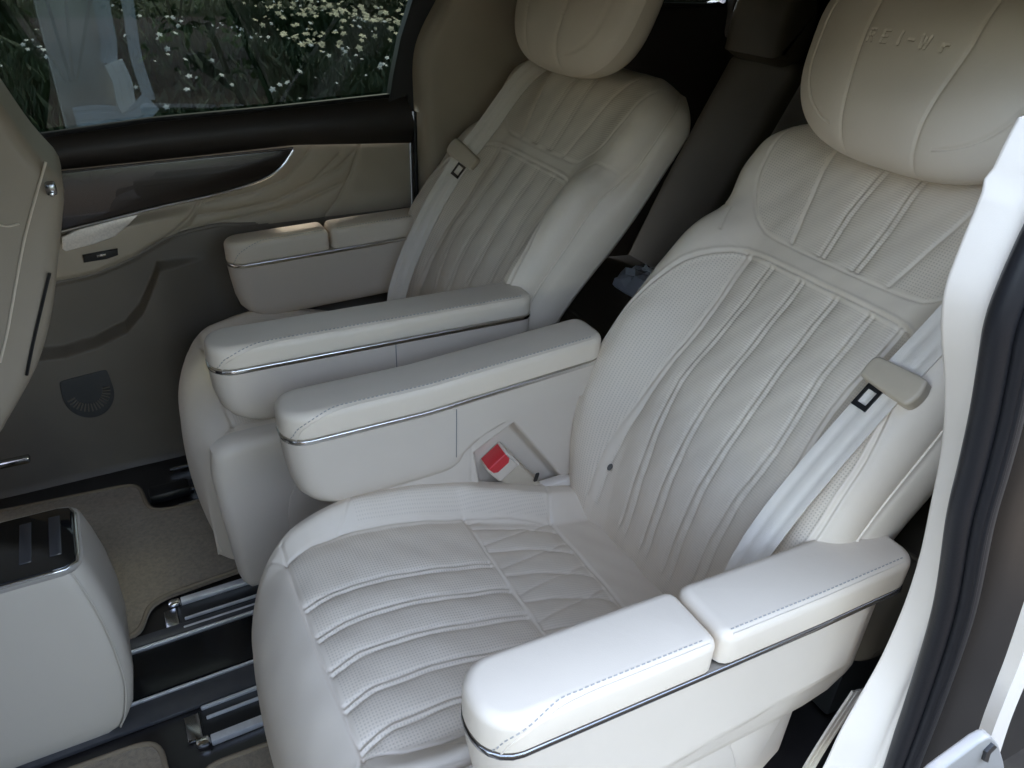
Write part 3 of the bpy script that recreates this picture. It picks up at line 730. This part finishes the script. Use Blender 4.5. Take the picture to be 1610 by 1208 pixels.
# window glass and its black frame
gx = [(-300, 265), (80, 215), (240, 191), (430, 173), (620, 152), (632, 60), (662, -30), (700, -120), (-300, -120)]
ga = ats(gx, 1, 2.125)
prism('window_glass', ga[:, [0, 2]], 0, .004, TINT, door, frame=lambda p, z, h: np.stack([p, 2.132-h, z], -1))
fa = ats([(612, 160), (618, 120), (630, 60), (655, -20), (705, -130), (770, -130), (700, -20), (668, 60), (655, 110), (657, 230), (640, 150)], 1, 2.10)
prism('window_frame', np.array([[p[0], p[2]] for p in fa]), 0, .03, BLACKP, door, frame=lambda p, z, h: np.stack([p, 2.13-h, z], -1))
box('window_header', (-1.3, 2.10, 1.30), (1.4, 2.17, 1.363), HEADLINER, van, .01)
# door edge gap and the pillar trim behind it
box('door_gap_seal', (.826, 2.085, -.05), (.836, 2.16, .93), RUBBER, door, .003)
prism('window_glass', np.array([(-1.34, .921), (-.381, .921), (-.381, 1.36), (-1.34, 1.36)]), 0, .004, DARKTINT, nd, frame=lambda p, z, h: np.stack([p, .26+h, z], -1))
fd = sub('far_front_door', van)
box('door_lining', (-1.34, 2.10, -.05), (-.76, 2.14, .95), CREAMTRIM, fd, .01)
prism('window_glass', np.array([(-1.34, .955), (-.80, .955), (-.80, 1.36), (-1.34, 1.36)]), 0, .004, TINT, fd, frame=lambda p, z, h: np.stack([p, 2.132-h, z], -1))
# rear pillar trim: rounded leading edge, horizontal seam
pe = spline(ats([(664, 330), (657, 230), (653, 160), (652, 100), (662, 55), (690, 0), (720, -60)], 1, 2.07), 60)
zc_ = np.linspace(-.03, 1.364, 70); xe = np.interp(zc_, pe[::1, 2], pe[:, 0], left=.838)
ts = np.linspace(0, 1, 60); P = np.zeros((60, 70, 3))
for i, t in enumerate(ts):
    P[i, :, 0] = xe+.002+.62*t; P[i, :, 1] = 2.125-.085*np.sqrt(1-(1-min(t/.06, 1))**2)-.02*t; P[i, :, 2] = zc_
sz = at(750, 50, 1, 2.05)[2]; P[:, :, 1] += .006*np.exp(-((P[:, :, 2]-sz)/.006)**2)
grid('pillar_trim', P, CREAMTRIM, van)
# inner rear quarter on the far side
qp = sub('rear_quarter', van)
box('quarter_lining', (1.44, 2.06, -.03), (2.70, 2.12, 1.198), CHARCOAL, qp, .02)
prism('quarter_glass', np.array([(1.50, 1.20), (1.80, 1.19), (1.87, 1.215), (1.90, 1.27), (1.88, 1.34), (1.50, 1.34)]), 0, .004, DARKTINT, qp, frame=lambda p, z, h: np.stack([p, 2.10-h, z], -1))
wf = np.array([(1.47, 1.192), (1.80, 1.186), (1.86, 1.192), (1.90, 1.19), (1.935, 1.27), (1.92, 1.35)])
sweep('quarter_frame', spline(np.stack([wf[:, 0], 0*wf[:, 0]+2.085, wf[:, 1]], -1), 30), [(-.016, -.014), (.016, -.014), (.016, .014), (-.016, .014)], (0, -1, 0), CHARCOAL, qp)
box('quarter_pillar', (1.90, 2.04, 1.10), (2.70, 2.12, 1.362), CHARCOAL, qp, .02)
box('quarter_header', (1.44, 2.06, 1.33), (1.90, 2.12, 1.362), HEADLINER, qp, .006)

# near side: pale trim of the door opening, rubber seals, dark bodywork
Lp = spline(ats([(1640, 105), (1606, 172), (1580, 222), (1557, 271), (1544, 298), (1531, 331), (1515, 369), (1503, 400), (1490, 434), (1482, 465), (1479, 500), (1479, 535), (1482, 570), (1484, 620), (1480, 700), (1461, 800), (1444, 878), (1420, 952), (1386, 1030), (1353, 1090), (1319, 1151), (1292, 1208), (1246, 1290)], 1, .375), 140)
Rp = spline(ats([(1690, 200), (1645, 305), (1610, 378), (1578, 451), (1562, 500), (1552, 560), (1538, 640), (1520, 720), (1501, 800), (1478, 942), (1437, 1080), (1393, 1208), (1366, 1290)], 1, .335), 140)
zz = np.linspace(max(Lp[-1, 2], Rp[-1, 2]), min(Lp[0, 2], Rp[0, 2]), 110)
lx = np.interp(zz, Lp[::-1, 2], Lp[::-1, 0]); rx = np.interp(zz, Rp[::-1, 2], Rp[::-1, 0])
rows = []
for t in np.linspace(-.25, 1, 40):
    if t < 0: x = lx+(-t)*.5; y = np.full_like(zz, .375+.10*abs(t))
    else:
        x = lx*(1-t)+rx*t; y = .375-.04*t-.012*math.sin(math.pi*min(t*1.05, 1))-(.008*sm(np.float64(t), .72, .78))
    rows.append(np.stack([x, y+0*zz, zz], -1))
P = np.array(rows)
sA = at(1556, 275, 1, .372); sB = at(1612, 301, 1, .345); szl = sA[2]+(sB[2]-sA[2])*(P[8:, :, 0]-sA[0])/(sB[0]-sA[0])
P[8:, :, 1] += .006*np.exp(-((P[8:, :, 2]-szl)/.0035)**2)
dt = grid('door_opening_trim', P, WHITE, van, flip=True)
rail = np.stack([rx, 0*rx+.327, zz], -1)
sweep('weather_seal', rail+np.array([-.012, -.006, 0]), circ(.013, 12), (0, 1, 0), RUBBER, van)
sweep('weather_seal', rail+np.array([.004, -.022, 0]), circ(.011, 12, 1.2), (0, 1, 0), RUBBER, van)
sweep('seal_lip', rail+np.array([-.002, -.030, 0]), circ(.0035, 8), (0, 1, 0), RUBBER, van)
rows = []
for k, (dx, y) in enumerate(((.0, .310), (.012, .297), (.03, .292), (.05, .290), (.12, .286), (.30, .280), (.9, .27), (2.0, .27))):
    rows.append(np.stack([rx+dx, y+0*zz, zz], -1))
grid('quarter_panel', np.array(rows), PAINT, van, flip=True)
box('quarter_inner', (1.05, .40, -.03), (2.72, .43, 1.362), CHARCOAL, van, .01)
# open door's leading flange and its lower bracket
nsd = sub('open_sliding_door', van)
fl = spline(ats([(1650, 910), (1610, 1022), (1590, 1072), (1562, 1146), (1535, 1240)], 1, .18), 40)
sweep('door_flange', fl, [(-.014, -.006), (.014, -.006), (.016, 0), (.014, .006), (-.014, .006)], (0, 1, 0), WHITE, nsd)
br = ats([(1440, 1250), (1478, 1214), (1522, 1182), (1546, 1164), (1560, 1158), (1572, 1172), (1580, 1200), (1584, 1250)], 1, .15)[:, [0, 2]]
bk_ = prism('door_bracket', resample(np.vstack([br, br[:1]]), 50)[:-1], 0.040, .05, mat('grey_bracket_plastic', (.24, .23, .21), .4), nsd, .002, .003, frame=lambda p, z, h: np.stack([p, .20-h, z], -1))
sl = ats([(1546, 1196), (1550, 1182), (1562, 1170), (1566, 1174), (1556, 1184), (1552, 1198)], 1, .148)[:, [0, 2]]
prism('bracket_slot', sl, 0, .004, BLACKP, bk_, frame=lambda p, z, h: np.stack([p, .151-h, z], -1))
# plain strip and belt end low behind the near chair
ribbon('belt_end', ats([(1350, 1085), (1320, 1130), (1285, 1185), (1262, 1225)], 1, .455), .040, .004, (1, 0, .2), BELT, near_seat, 20)

# floor: rails, strips
fl = sub('floor_rails', van)
POLISHED = mat('polished_aluminium', (.86, .85, .83), .36, metal=.55, noise=.1, nscale=60)
def strip(name, y0, y1, x0, x1, h, m, parent=fl, z0=-.003, b=.002): return box(name, (x0, y0, z0), (x1, y1, h), m, parent, b)
strip('centre_panel', 1.222, 1.345, -1.2, .95, .004, mat('satin_black_floor', (.008, .009, .010), .22, spec=.35, noise=.3, nscale=12, bump=.05, bscale=60))
for y in (1.212, 1.352): strip('trim_strip', y-.0030, y+.0030, -1.2, .95, .009, POLISHED)
for y0, y1 in ((1.150, 1.206), (1.358, 1.388)): strip('rail_cover', y0, y1, -1.2, .95, .007, mat('grey_rail_cover', (.10, .10, .105), .38, metal=.5, noise=.15, nscale=30))
for sgn, yc in ((1, 1.085), (-1, 1.430)):
    a = (lambda d: yc+sgn*d)
    def S(n, d0, d1, x0, h, m): strip(n, min(a(d0), a(d1)), max(a(d0), a(d1)), x0, .95, h, m)
    S('rail_slot', -.018, .060, -.045, .001, BLACKP)
    S('rail_edge', .054, .061, -.04, .008, POLISHED)
    S('rail_edge', .028, .033, -.034, .008, POLISHED)
    S('rail_tube', -.034, -.016, -.034, .012, POLISHED)
    box('rail_end_cap', (-.062, min(a(-.034), a(-.014)), -.003), (-.035, max(a(-.034), a(-.014)), .015), CHROME, fl, .006)
    box('rail_end_plate', (-.075, min(a(-.012), a(.050)), -.003), (-.046, max(a(-.012), a(.050)), .006), DARKCHROME, fl, .003)
for y in (1.815, 1.875, 1.99): strip('rail_edge', y-.003, y+.003, .01, .9, .010, CHROME)
box('rail_end_cap', (-.055, 1.855, -.003), (.05, 1.905, .028), BLACKP, fl, .008)

# mats
def dens_poly(P, n=90):
    P = np.array(P, float); return resample(np.vstack([P, P[:1]]), n+1)[:-1]
def mat_poly(XY, label):
    a = np.array(XY, float)
    # round the corners: resample and relax
    a = dens_poly(a, 140)
    for _ in range(6): a = (np.roll(a, 1, 0)+2*a+np.roll(a, -1, 0))/4
    c = a.mean(0); m = thing('floor_mat', label, 'floor mat', (c[0], c[1], 0), 'beige carpet mats on the van floor')
    prism('mat_pile', a, .001, .012, CARPET, m, 0, .004)
    q = inset(a, .004); sweep('mat_binding', np.stack([q[:, 0], q[:, 1], 0*q[:, 0]+.011], -1), circ(.0055, 8), (0, 0, 1), BINDING, m, closed=True)
    return m
mat_poly([(-.60, 1.46), (-.45, 1.40), (-.118, 1.385), (-.104, 1.478), (.20, 1.50), (.20, 1.80), (-.06, 1.81), (-.07, 1.96), (-.60, 2.00)], 'wide beige mat on the far footwell floor')
mat_poly([(-.55, 1.12), (-.13, 1.110), (-.116, 1.09), (-.112, .90), (-.12, .50), (-.55, .50)], 'beige mat below the console, left of the near rail')
mat_poly([(-.065, 1.008), (.50, .985), (.50, .56), (-.065, .56)], 'beige mat tucked under the near chair front')

# centre console between the front seats
con = thing('centre_console', 'grey leather console box with glossy black top panel', 'console', (-.5, 1.3, 0))
rings = []
for z, x1, y0, y1 in ((.0, -.180, 1.165, 1.405), (.02, -.166, 1.157, 1.414), (.05, -.152, 1.157, 1.416), (.12, -.137, 1.163, 1.416), (.20, -.136, 1.172, 1.416), (.28, -.142, 1.183, 1.414), (.34, -.152, 1.193, 1.413), (.375, -.160, 1.200, 1.411), (.385, -.164, 1.204, 1.407)):
    q_ = resample(np.vstack([rrect(-1.1, x1, y0, y1, .02, .034, 10), rrect(-1.1, x1, y0, y1, .02, .034, 10)[:1]]), 121)[:-1]
    rings.append(np.stack([q_[:, 0], q_[:, 1], np.full(len(q_), z)], -1))
GREYLEATHER = leather_mat('grey_beige_leather', (.46, .41, .335))
skin('console_body', rings, GREYLEATHER, con, sharp=60)
def con_seam(y0): 
    pts = [(-.190, 1.2035, .388), (-.176, 1.190, .34), (-.166, 1.180, .28), (-.160, 1.169, .20), (-.161, 1.160, .12), (-.176, 1.154, .05), (-.19, 1.154, .02)]
    p = spline(np.array(pts)+np.array([.006, .002, 0]), 60); sweep('seam_piping', p, circ(.002, 6), (0, -1, 0), GREYLEATHER, con)
con_seam(0)
topo = dens_poly(rrect(-1.08, -.168, 1.214, 1.400, .02, .028, 8), 90)
prism('chrome_rim', topo, .384, .390, CHROME, con, 0, .002)
prism('glossy_panel', inset(topo, .004), .386, .393, GLOSSBLACK, con, 0, .003)
def track(name, x0, x1, y0, y1): return box(name, (x0, y0, .390), (x1, y1, .3945), GLOSSBLACK, con, .002)
for x0 in (-.215, -.262): box('touch_key', (x0, 1.255, .391), (x0+.020, 1.37, .3955), mat('dark_key', (.05, .05, .055), .25), con, .002)

# front passenger seat, seen from behind at the picture's left edge
fs = thing('front_seat', 'back of a beige front seat at the left edge', 'car seat', (-.3, 1.7, 0))
so = ats([(-30, 120), (10, 178), (45, 228), (75, 262), (96, 286), (102, 312), (99, 350), (92, 420), (82, 500), (64, 570), (40, 620), (12, 668), (-10, 700)], 1, 1.46)[:, [0, 2]]
so = np.vstack([so, [(-.40, .42), (-.48, .45), (-.40, .80), (-.30, 1.10), (-.20, 1.16)]])
so = dens_poly(spline(np.vstack([so, so[:1]]), 100)[:-1], 110)
SHELL = mat('beige_seat_shell', (.35, .293, .22), .5, noise=.05, nscale=6, bump=.15, bscale=600)
prism('backrest', so, 1.455, 1.70, SHELL, fs, .030, .05, frame=FY, nb=6)
rim2 = spline(ats([(72, 250), (90, 280), (94, 310), (80, 345), (62, 420), (45, 520), (28, 600)], 1, 1.452), 50)
gp = spline(ats([(78, 430), (66, 480), (52, 540), (42, 590)], 1, 1.452), 30)
sweep('shell_gap', gp, circ(.0028, 8), (0, -1, 0), BLACKP, fs)
gp = spline(ats([(72, 255), (56, 310), (40, 370), (28, 430), (12, 520), (0, 570)], 1, 1.452), 40)
sweep('side_seam', gp, circ(.0022, 8), (0, -1, 0), LEATHER, fs)
gp = spline(ats([(-10, 352), (12, 356), (30, 352)], 1, 1.452), 12); sweep('side_seam', gp, circ(.0018, 8), (0, -1, 0), LEATHER, fs)
hk = at(80, 296, 1, 1.45); hb = box('coat_hook', tuple(hk+np.array([-.008, -.012, -.010])), tuple(hk+np.array([.008, .010, .010])), DARKCHROME, fs, .004)
box('hook_cap', tuple(hk+np.array([-.004, -.018, -.010])), tuple(hk+np.array([.004, -.008, -.002])), CHROME, hb, .003)
box('seat_cushion', (-.95, 1.455, .18), (-.38, 1.97, .44), LEATHER, fs, .06)
box('seat_base', (-.85, 1.50, 0), (-.42, 1.93, .19), BLACKP, fs, .01)
sc_ = box('side_cover', (-.90, 1.44, .17), (-.34, 1.465, .36), BLACKP, fs, .01)
lv = at(38, 722, 1, 1.75); box('seat_lever', tuple(lv+np.array([-.05, -.012, -.008])), tuple(lv+np.array([.012, .012, .006])), DARKCHROME, fs, .005)

# third row bench with a crumpled paper bag on it
tb = thing('rear_bench', 'dark rear bench behind the two armchairs', 'bench', (1.6, 1.25, 0))
cp = spline(np.array([(1.03, .30), (1.05, .40), (1.14, .437), (1.35, .440), (1.62, .42), (1.66, .36), (1.62, .25), (1.10, .22), (1.03, .30)]), 80)[:-1]
RB = mat('grey_brown_leather', (.12, .095, .065), .75, spec=.2, noise=.08, nscale=8, bump=.2, bscale=500)
cu_ = prism('bench_cushion', cp, .50, 2.02, RB, tb, .04, .04, frame=FY, nb=6)
sweep('cushion_seam', spline(np.array([(1.30, .52, .442), (1.16, .52, .438), (1.13, 1.2, .4385), (1.16, 1.98, .438), (1.30, 1.98, .442)]), 60), circ(.006, 8), (0, 0, 1), RB, cu_)
bp_ = spline(np.array([(1.56, .40), (1.70, .70), (1.86, 1.00), (1.90, 1.06), (1.97, 1.06), (1.98, .98), (1.85, .60), (1.72, .38), (1.56, .40)]), 80)[:-1]
for y0, y1 in ((.50, 1.20), (1.215, 1.70), (1.715, 2.02)): prism('bench_backrest', bp_, y0, y1, RB, tb, .04, .04, frame=FY, nb=5)
for y0 in (.72, 1.40, 1.76):
    hp = spline(np.array([(1.84, 1.08), (1.86, 1.22), (1.93, 1.28), (1.99, 1.22), (1.98, 1.08), (1.91, 1.05), (1.84, 1.08)]), 50)[:-1]; prism('head_cushion', hp, y0, y0+.24, RB, tb, .03, .03, frame=FY, nb=4)
box('bench_base', (1.1, .55, 0), (1.6, 1.98, .24), BLACKP, tb, .01)
# the bag: a folded, creased envelope with real thickness
bagc = at(1034, 450, 2, .47); rr_ = np.random.default_rng(7)
a = np.linspace(0, 2*math.pi, 40)[:-1]; rings = []
for k, (s, h) in enumerate(((.96, .0), (1.0, .008), (.98, .030), (.80, .052), (.55, .062), (.25, .058))):
    r = s*(1+.10*np.sin(3*a+1)+.05*rr_.standard_normal(39)*(.6 if k else .2)); sq = 1/np.maximum(np.abs(np.cos(a)), np.abs(np.sin(a)))**.6
    rings.append(np.stack([.09*r*sq*np.cos(a), .12*r*sq*np.sin(a), h+.008*rr_.standard_normal(39)*(k > 1)], -1)+np.array([bagc[0], bagc[1], .441]))
bag = skin('paper_bag', rings, PAPER, None, sharp=18); bag['label'] = 'crumpled white paper bag on the rear bench'; bag['category'] = 'bag'

# ------------------------------------------------------------------ outside: ground, verge of flowers, post
def plane_obj(name, x0, x1, y0, y1, z, m, **k):
    return mesh(name, [(x0, y0, z), (x1, y0, z), (x1, y1, z), (x0, y1, z)], [(0, 1, 2, 3)], m, None, False, **k)
GROUND = mat('brown_plank_paving', (.062, .050, .036), .8, spec=.15, noise=.5, nscale=9, two=(.036, .028, .021), bump=.5, bscale=40)
GRASSM = mat('verge_soil', (.035, .042, .020), .95, spec=.05, noise=.5, nscale=5)
plane_obj('ground', -150, 150, -150, 150, -.454, GRASSM, kind='structure')
plane_obj('driveway', -9, 12, -14, 5.4, -.45, GROUND, kind='structure')
LEAF = mat('leaf_green', (.045, .075, .022), .6, noise=.5, nscale=.9, two=(.022, .045, .016))
PETAL = mat('pale_petal', (.80, .76, .66), .6, noise=.4, nscale=1.3, two=(.80, .80, .78))
def blades(name, n, xr, yr, hfun, width, m, lean=.35, nb=2):
    x = rng.uniform(*xr, n); y = rng.uniform(*yr, n); h = hfun(x, y)*rng.uniform(.5, 1.15, n); a = rng.uniform(0, 2*np.pi, n); w_ = width*rng.uniform(.6, 1.5, n)
    lx, ly = rng.normal(0, lean, n)*h, rng.normal(0, lean, n)*h
    dx, dy = np.cos(a)*w_, np.sin(a)*w_; z0 = np.full(n, -.46)
    V = np.stack([np.stack([x-dx*.6, y-dy*.6, z0], -1), np.stack([x+dx*.6, y+dy*.6, z0], -1), np.stack([x+lx*.5+dx, y+ly*.5+dy, z0+h*.6], -1),
                  np.stack([x+lx, y+ly, z0+h], -1), np.stack([x+lx*.5-dx, y+ly*.5-dy, z0+h*.6], -1)], 1).reshape(-1, 3)
    i = np.arange(n)*5
    Fc = np.concatenate([np.stack([i, i+1, i+2, i+4], -1), np.stack([i+4, i+2, i+3, i+3], -1)])
    q4 = np.stack([i, i+1, i+2, i+4], -1); t3 = np.stack([i+4, i+2, i+3], -1)
    return mesh(name, V, [tuple(r) for r in q4.tolist()]+[tuple(r) for r in t3.tolist()], m, None, False, kind='stuff'), (x+lx, y+ly, z0+h)
hv = lambda x, y: .16+.30*sm(y, 7.0, 10.5)+.12*np.sin(x*2.1+y)*sm(y, 6, 8)
g1, tips = blades('meadow_grass', 42000, (-7, 9), (6.5, 15.5), hv, .030, LEAF)
def flowers(name, n, xr, yr, zr, size, m):
    V, Fc = [], []
    for _ in range(n):
        x, y = rng.uniform(*xr), rng.uniform(*yr); z = -.45+hv(np.float64(x), np.float64(y))*rng.uniform(*zr); s = size*rng.uniform(.5, 1.5)
        nrm = _n([rng.normal(0, .4), rng.normal(-.6, .4), 1]); t1 = _n(np.cross(nrm, [1, .2, 0])); t2 = np.cross(nrm, t1); k0 = len(V); np_ = 5
        V.append(np.array([x, y, z])+nrm*s*.15)
        for k in range(2*np_):
            r = s*(1 if k % 2 == 0 else .55); aa = math.pi*k/np_; V.append(np.array([x, y, z])+(t1*math.cos(aa)+t2*math.sin(aa))*r+nrm*s*.1*(k % 2))
        for k in range(2*np_): Fc.append((k0, k0+1+k, k0+1+(k+1) % (2*np_)))
    return mesh(name, V, Fc, m, None, False, kind='stuff')
flowers('white_flowers', 420, (-6, 8), (8.0, 13.5), (.95, 1.3), .030, PETAL)
flowers('yellow_flowers', 420, (2.6, 7.8), (10.3, 14.2), (1.0, 1.35), .044, mat('yellow_petal', (.80, .70, .45), .6, noise=.3, nscale=2))
# far shrubs: leaf clumps through the volume of each bush
def bush(x, y, r, h, n, label):
    b = thing('shrub', label, 'shrub', (x, y, -.45), 'shrubs behind the flower bed')
    k = 9; c = np.stack([x+rng.uniform(-.6, .6, k)*r, y+rng.uniform(-.6, .6, k)*r, -.45+rng.uniform(.15, .8, k)*h], -1); rad = rng.uniform(.35, .6, k)*r
    i = rng.integers(0, k, n); d = rng.normal(0, 1, (n, 3)); d /= np.linalg.norm(d, axis=1)[:, None]
    p = c[i]+d*(rad[i]*rng.uniform(.55, 1.05, n))[:, None]; p[:, 2] = np.maximum(p[:, 2], -.44)
    t1 = rng.normal(0, 1, (n, 3)); t1 /= np.linalg.norm(t1, axis=1)[:, None]; t2 = np.cross(t1, d); s = rng.uniform(.05, .11, n)[:, None]
    V = np.stack([p-t1*s, p+t2*s*.5, p+t1*s, p-t2*s*.5], 1).reshape(-1, 3); j = np.arange(n)*4
    mesh('foliage', V, np.stack([j, j+1, j+2, j+3], -1), LEAF, b, False)
    for q_ in range(4):
        aa = q_*1.7; tip = np.array([x+math.cos(aa)*r*.5, y+math.sin(aa)*r*.5, -.45+h*.6]); base = np.array([x+math.cos(aa)*.05, y+math.sin(aa)*.05, -.46])
        sweep('stem', np.array([base, (base+tip)/2+np.array([0, 0, .05]), tip]), circ(.02, 6), (1, .3, 0), mat_bark, b)
mat_bark = mat('bark', (.06, .045, .032), .9)
words = ['leftmost', 'second from the left', 'third from the left', 'fourth from the left', 'fourth from the right', 'third from the right', 'second from the right', 'rightmost']
LB = [f'dark shrub behind the flower bed, {wd_} of the row' for wd_ in words]
for i in range(8):
    bush(-10.5+i*2.45, 15.6+.5*math.sin(i*2.3), 1.7, 2.2+.6*math.sin(i*1.3+1), 2600, LB[i])

for i in range(7):  # unseen hedge behind the camera, added so the deep cabin gets less sky
    bush(-9+i*3.0, -7.0+.4*math.sin(i*2.1), 2.5, 5.3+.3*math.sin(i*1.7), 8000, f'tall unseen hedge shrub added to screen low sky off the cabin, {words[i] if i < 4 else words[i+1]}')

# post with torn plastic film beyond the far window
PY = 6.2
pp = ats([(92, 0), (112, 205), (196, 205), (166, 0)], 1, PY)
post = thing('concrete_post', 'pale concrete post outside the far window', 'post', (pp[:, 0].mean(), PY+.2, -.45))
pc_ = at(142, 120, 1, PY)
box('post_shaft', (pc_[0]-.225, PY, -.46), (pc_[0]+.175, PY+.4, 3.2), mat('pale_concrete', (.62, .61, .59), .85, noise=.25, nscale=5, bump=.5, bscale=30), post, .03)
film = thing('plastic_sheet', 'torn pale plastic strips hanging beside the post', 'plastic sheet', (pc_[0]+.5, PY, -.45))
FILM = mat('pale_film', (.58, .63, .68), .35, noise=.2, nscale=6)
for pts, wd in (([(152, -60), (160, 10), (170, 60), (172, 100)], .10), ([(190, -60), (203, 20), (214, 90), (236, 158)], .075)):
    ribbon('film_strip', ats(pts, 1, PY-.03), wd, .006, (1, 0, 0), FILM, film, 24)
ribbon('film_scrap', ats([(178, 98), (192, 128), (198, 160), (204, 172)], 1, PY-.06), .13, .012, (1, .4, 0), PAPER, film, 14)
ribbon('film_hem', ats([(118, 186), (160, 182), (210, 184), (238, 160)], 1, PY-.08), .14, .01, (0, .3, 1), FILM, film, 20)

# every thing's Empty sits at its base; parts keep their places
for o in list(scene.objects):
    if o.parent is None and o.type == 'EMPTY' and o.get('label'):
        xs_ = []; zs_ = []
        for c in o.children_recursive:
            if c.type == 'MESH': xs_ += [v[:] for v in c.bound_box]
        xs_ = np.array(xs_); loc = Vector(((xs_[:, 0].min()+xs_[:, 0].max())/2, (xs_[:, 1].min()+xs_[:, 1].max())/2, xs_[:, 2].min()))
        o.location = loc
        for c in o.children: c.matrix_parent_inverse = Matrix.Translation(-loc)
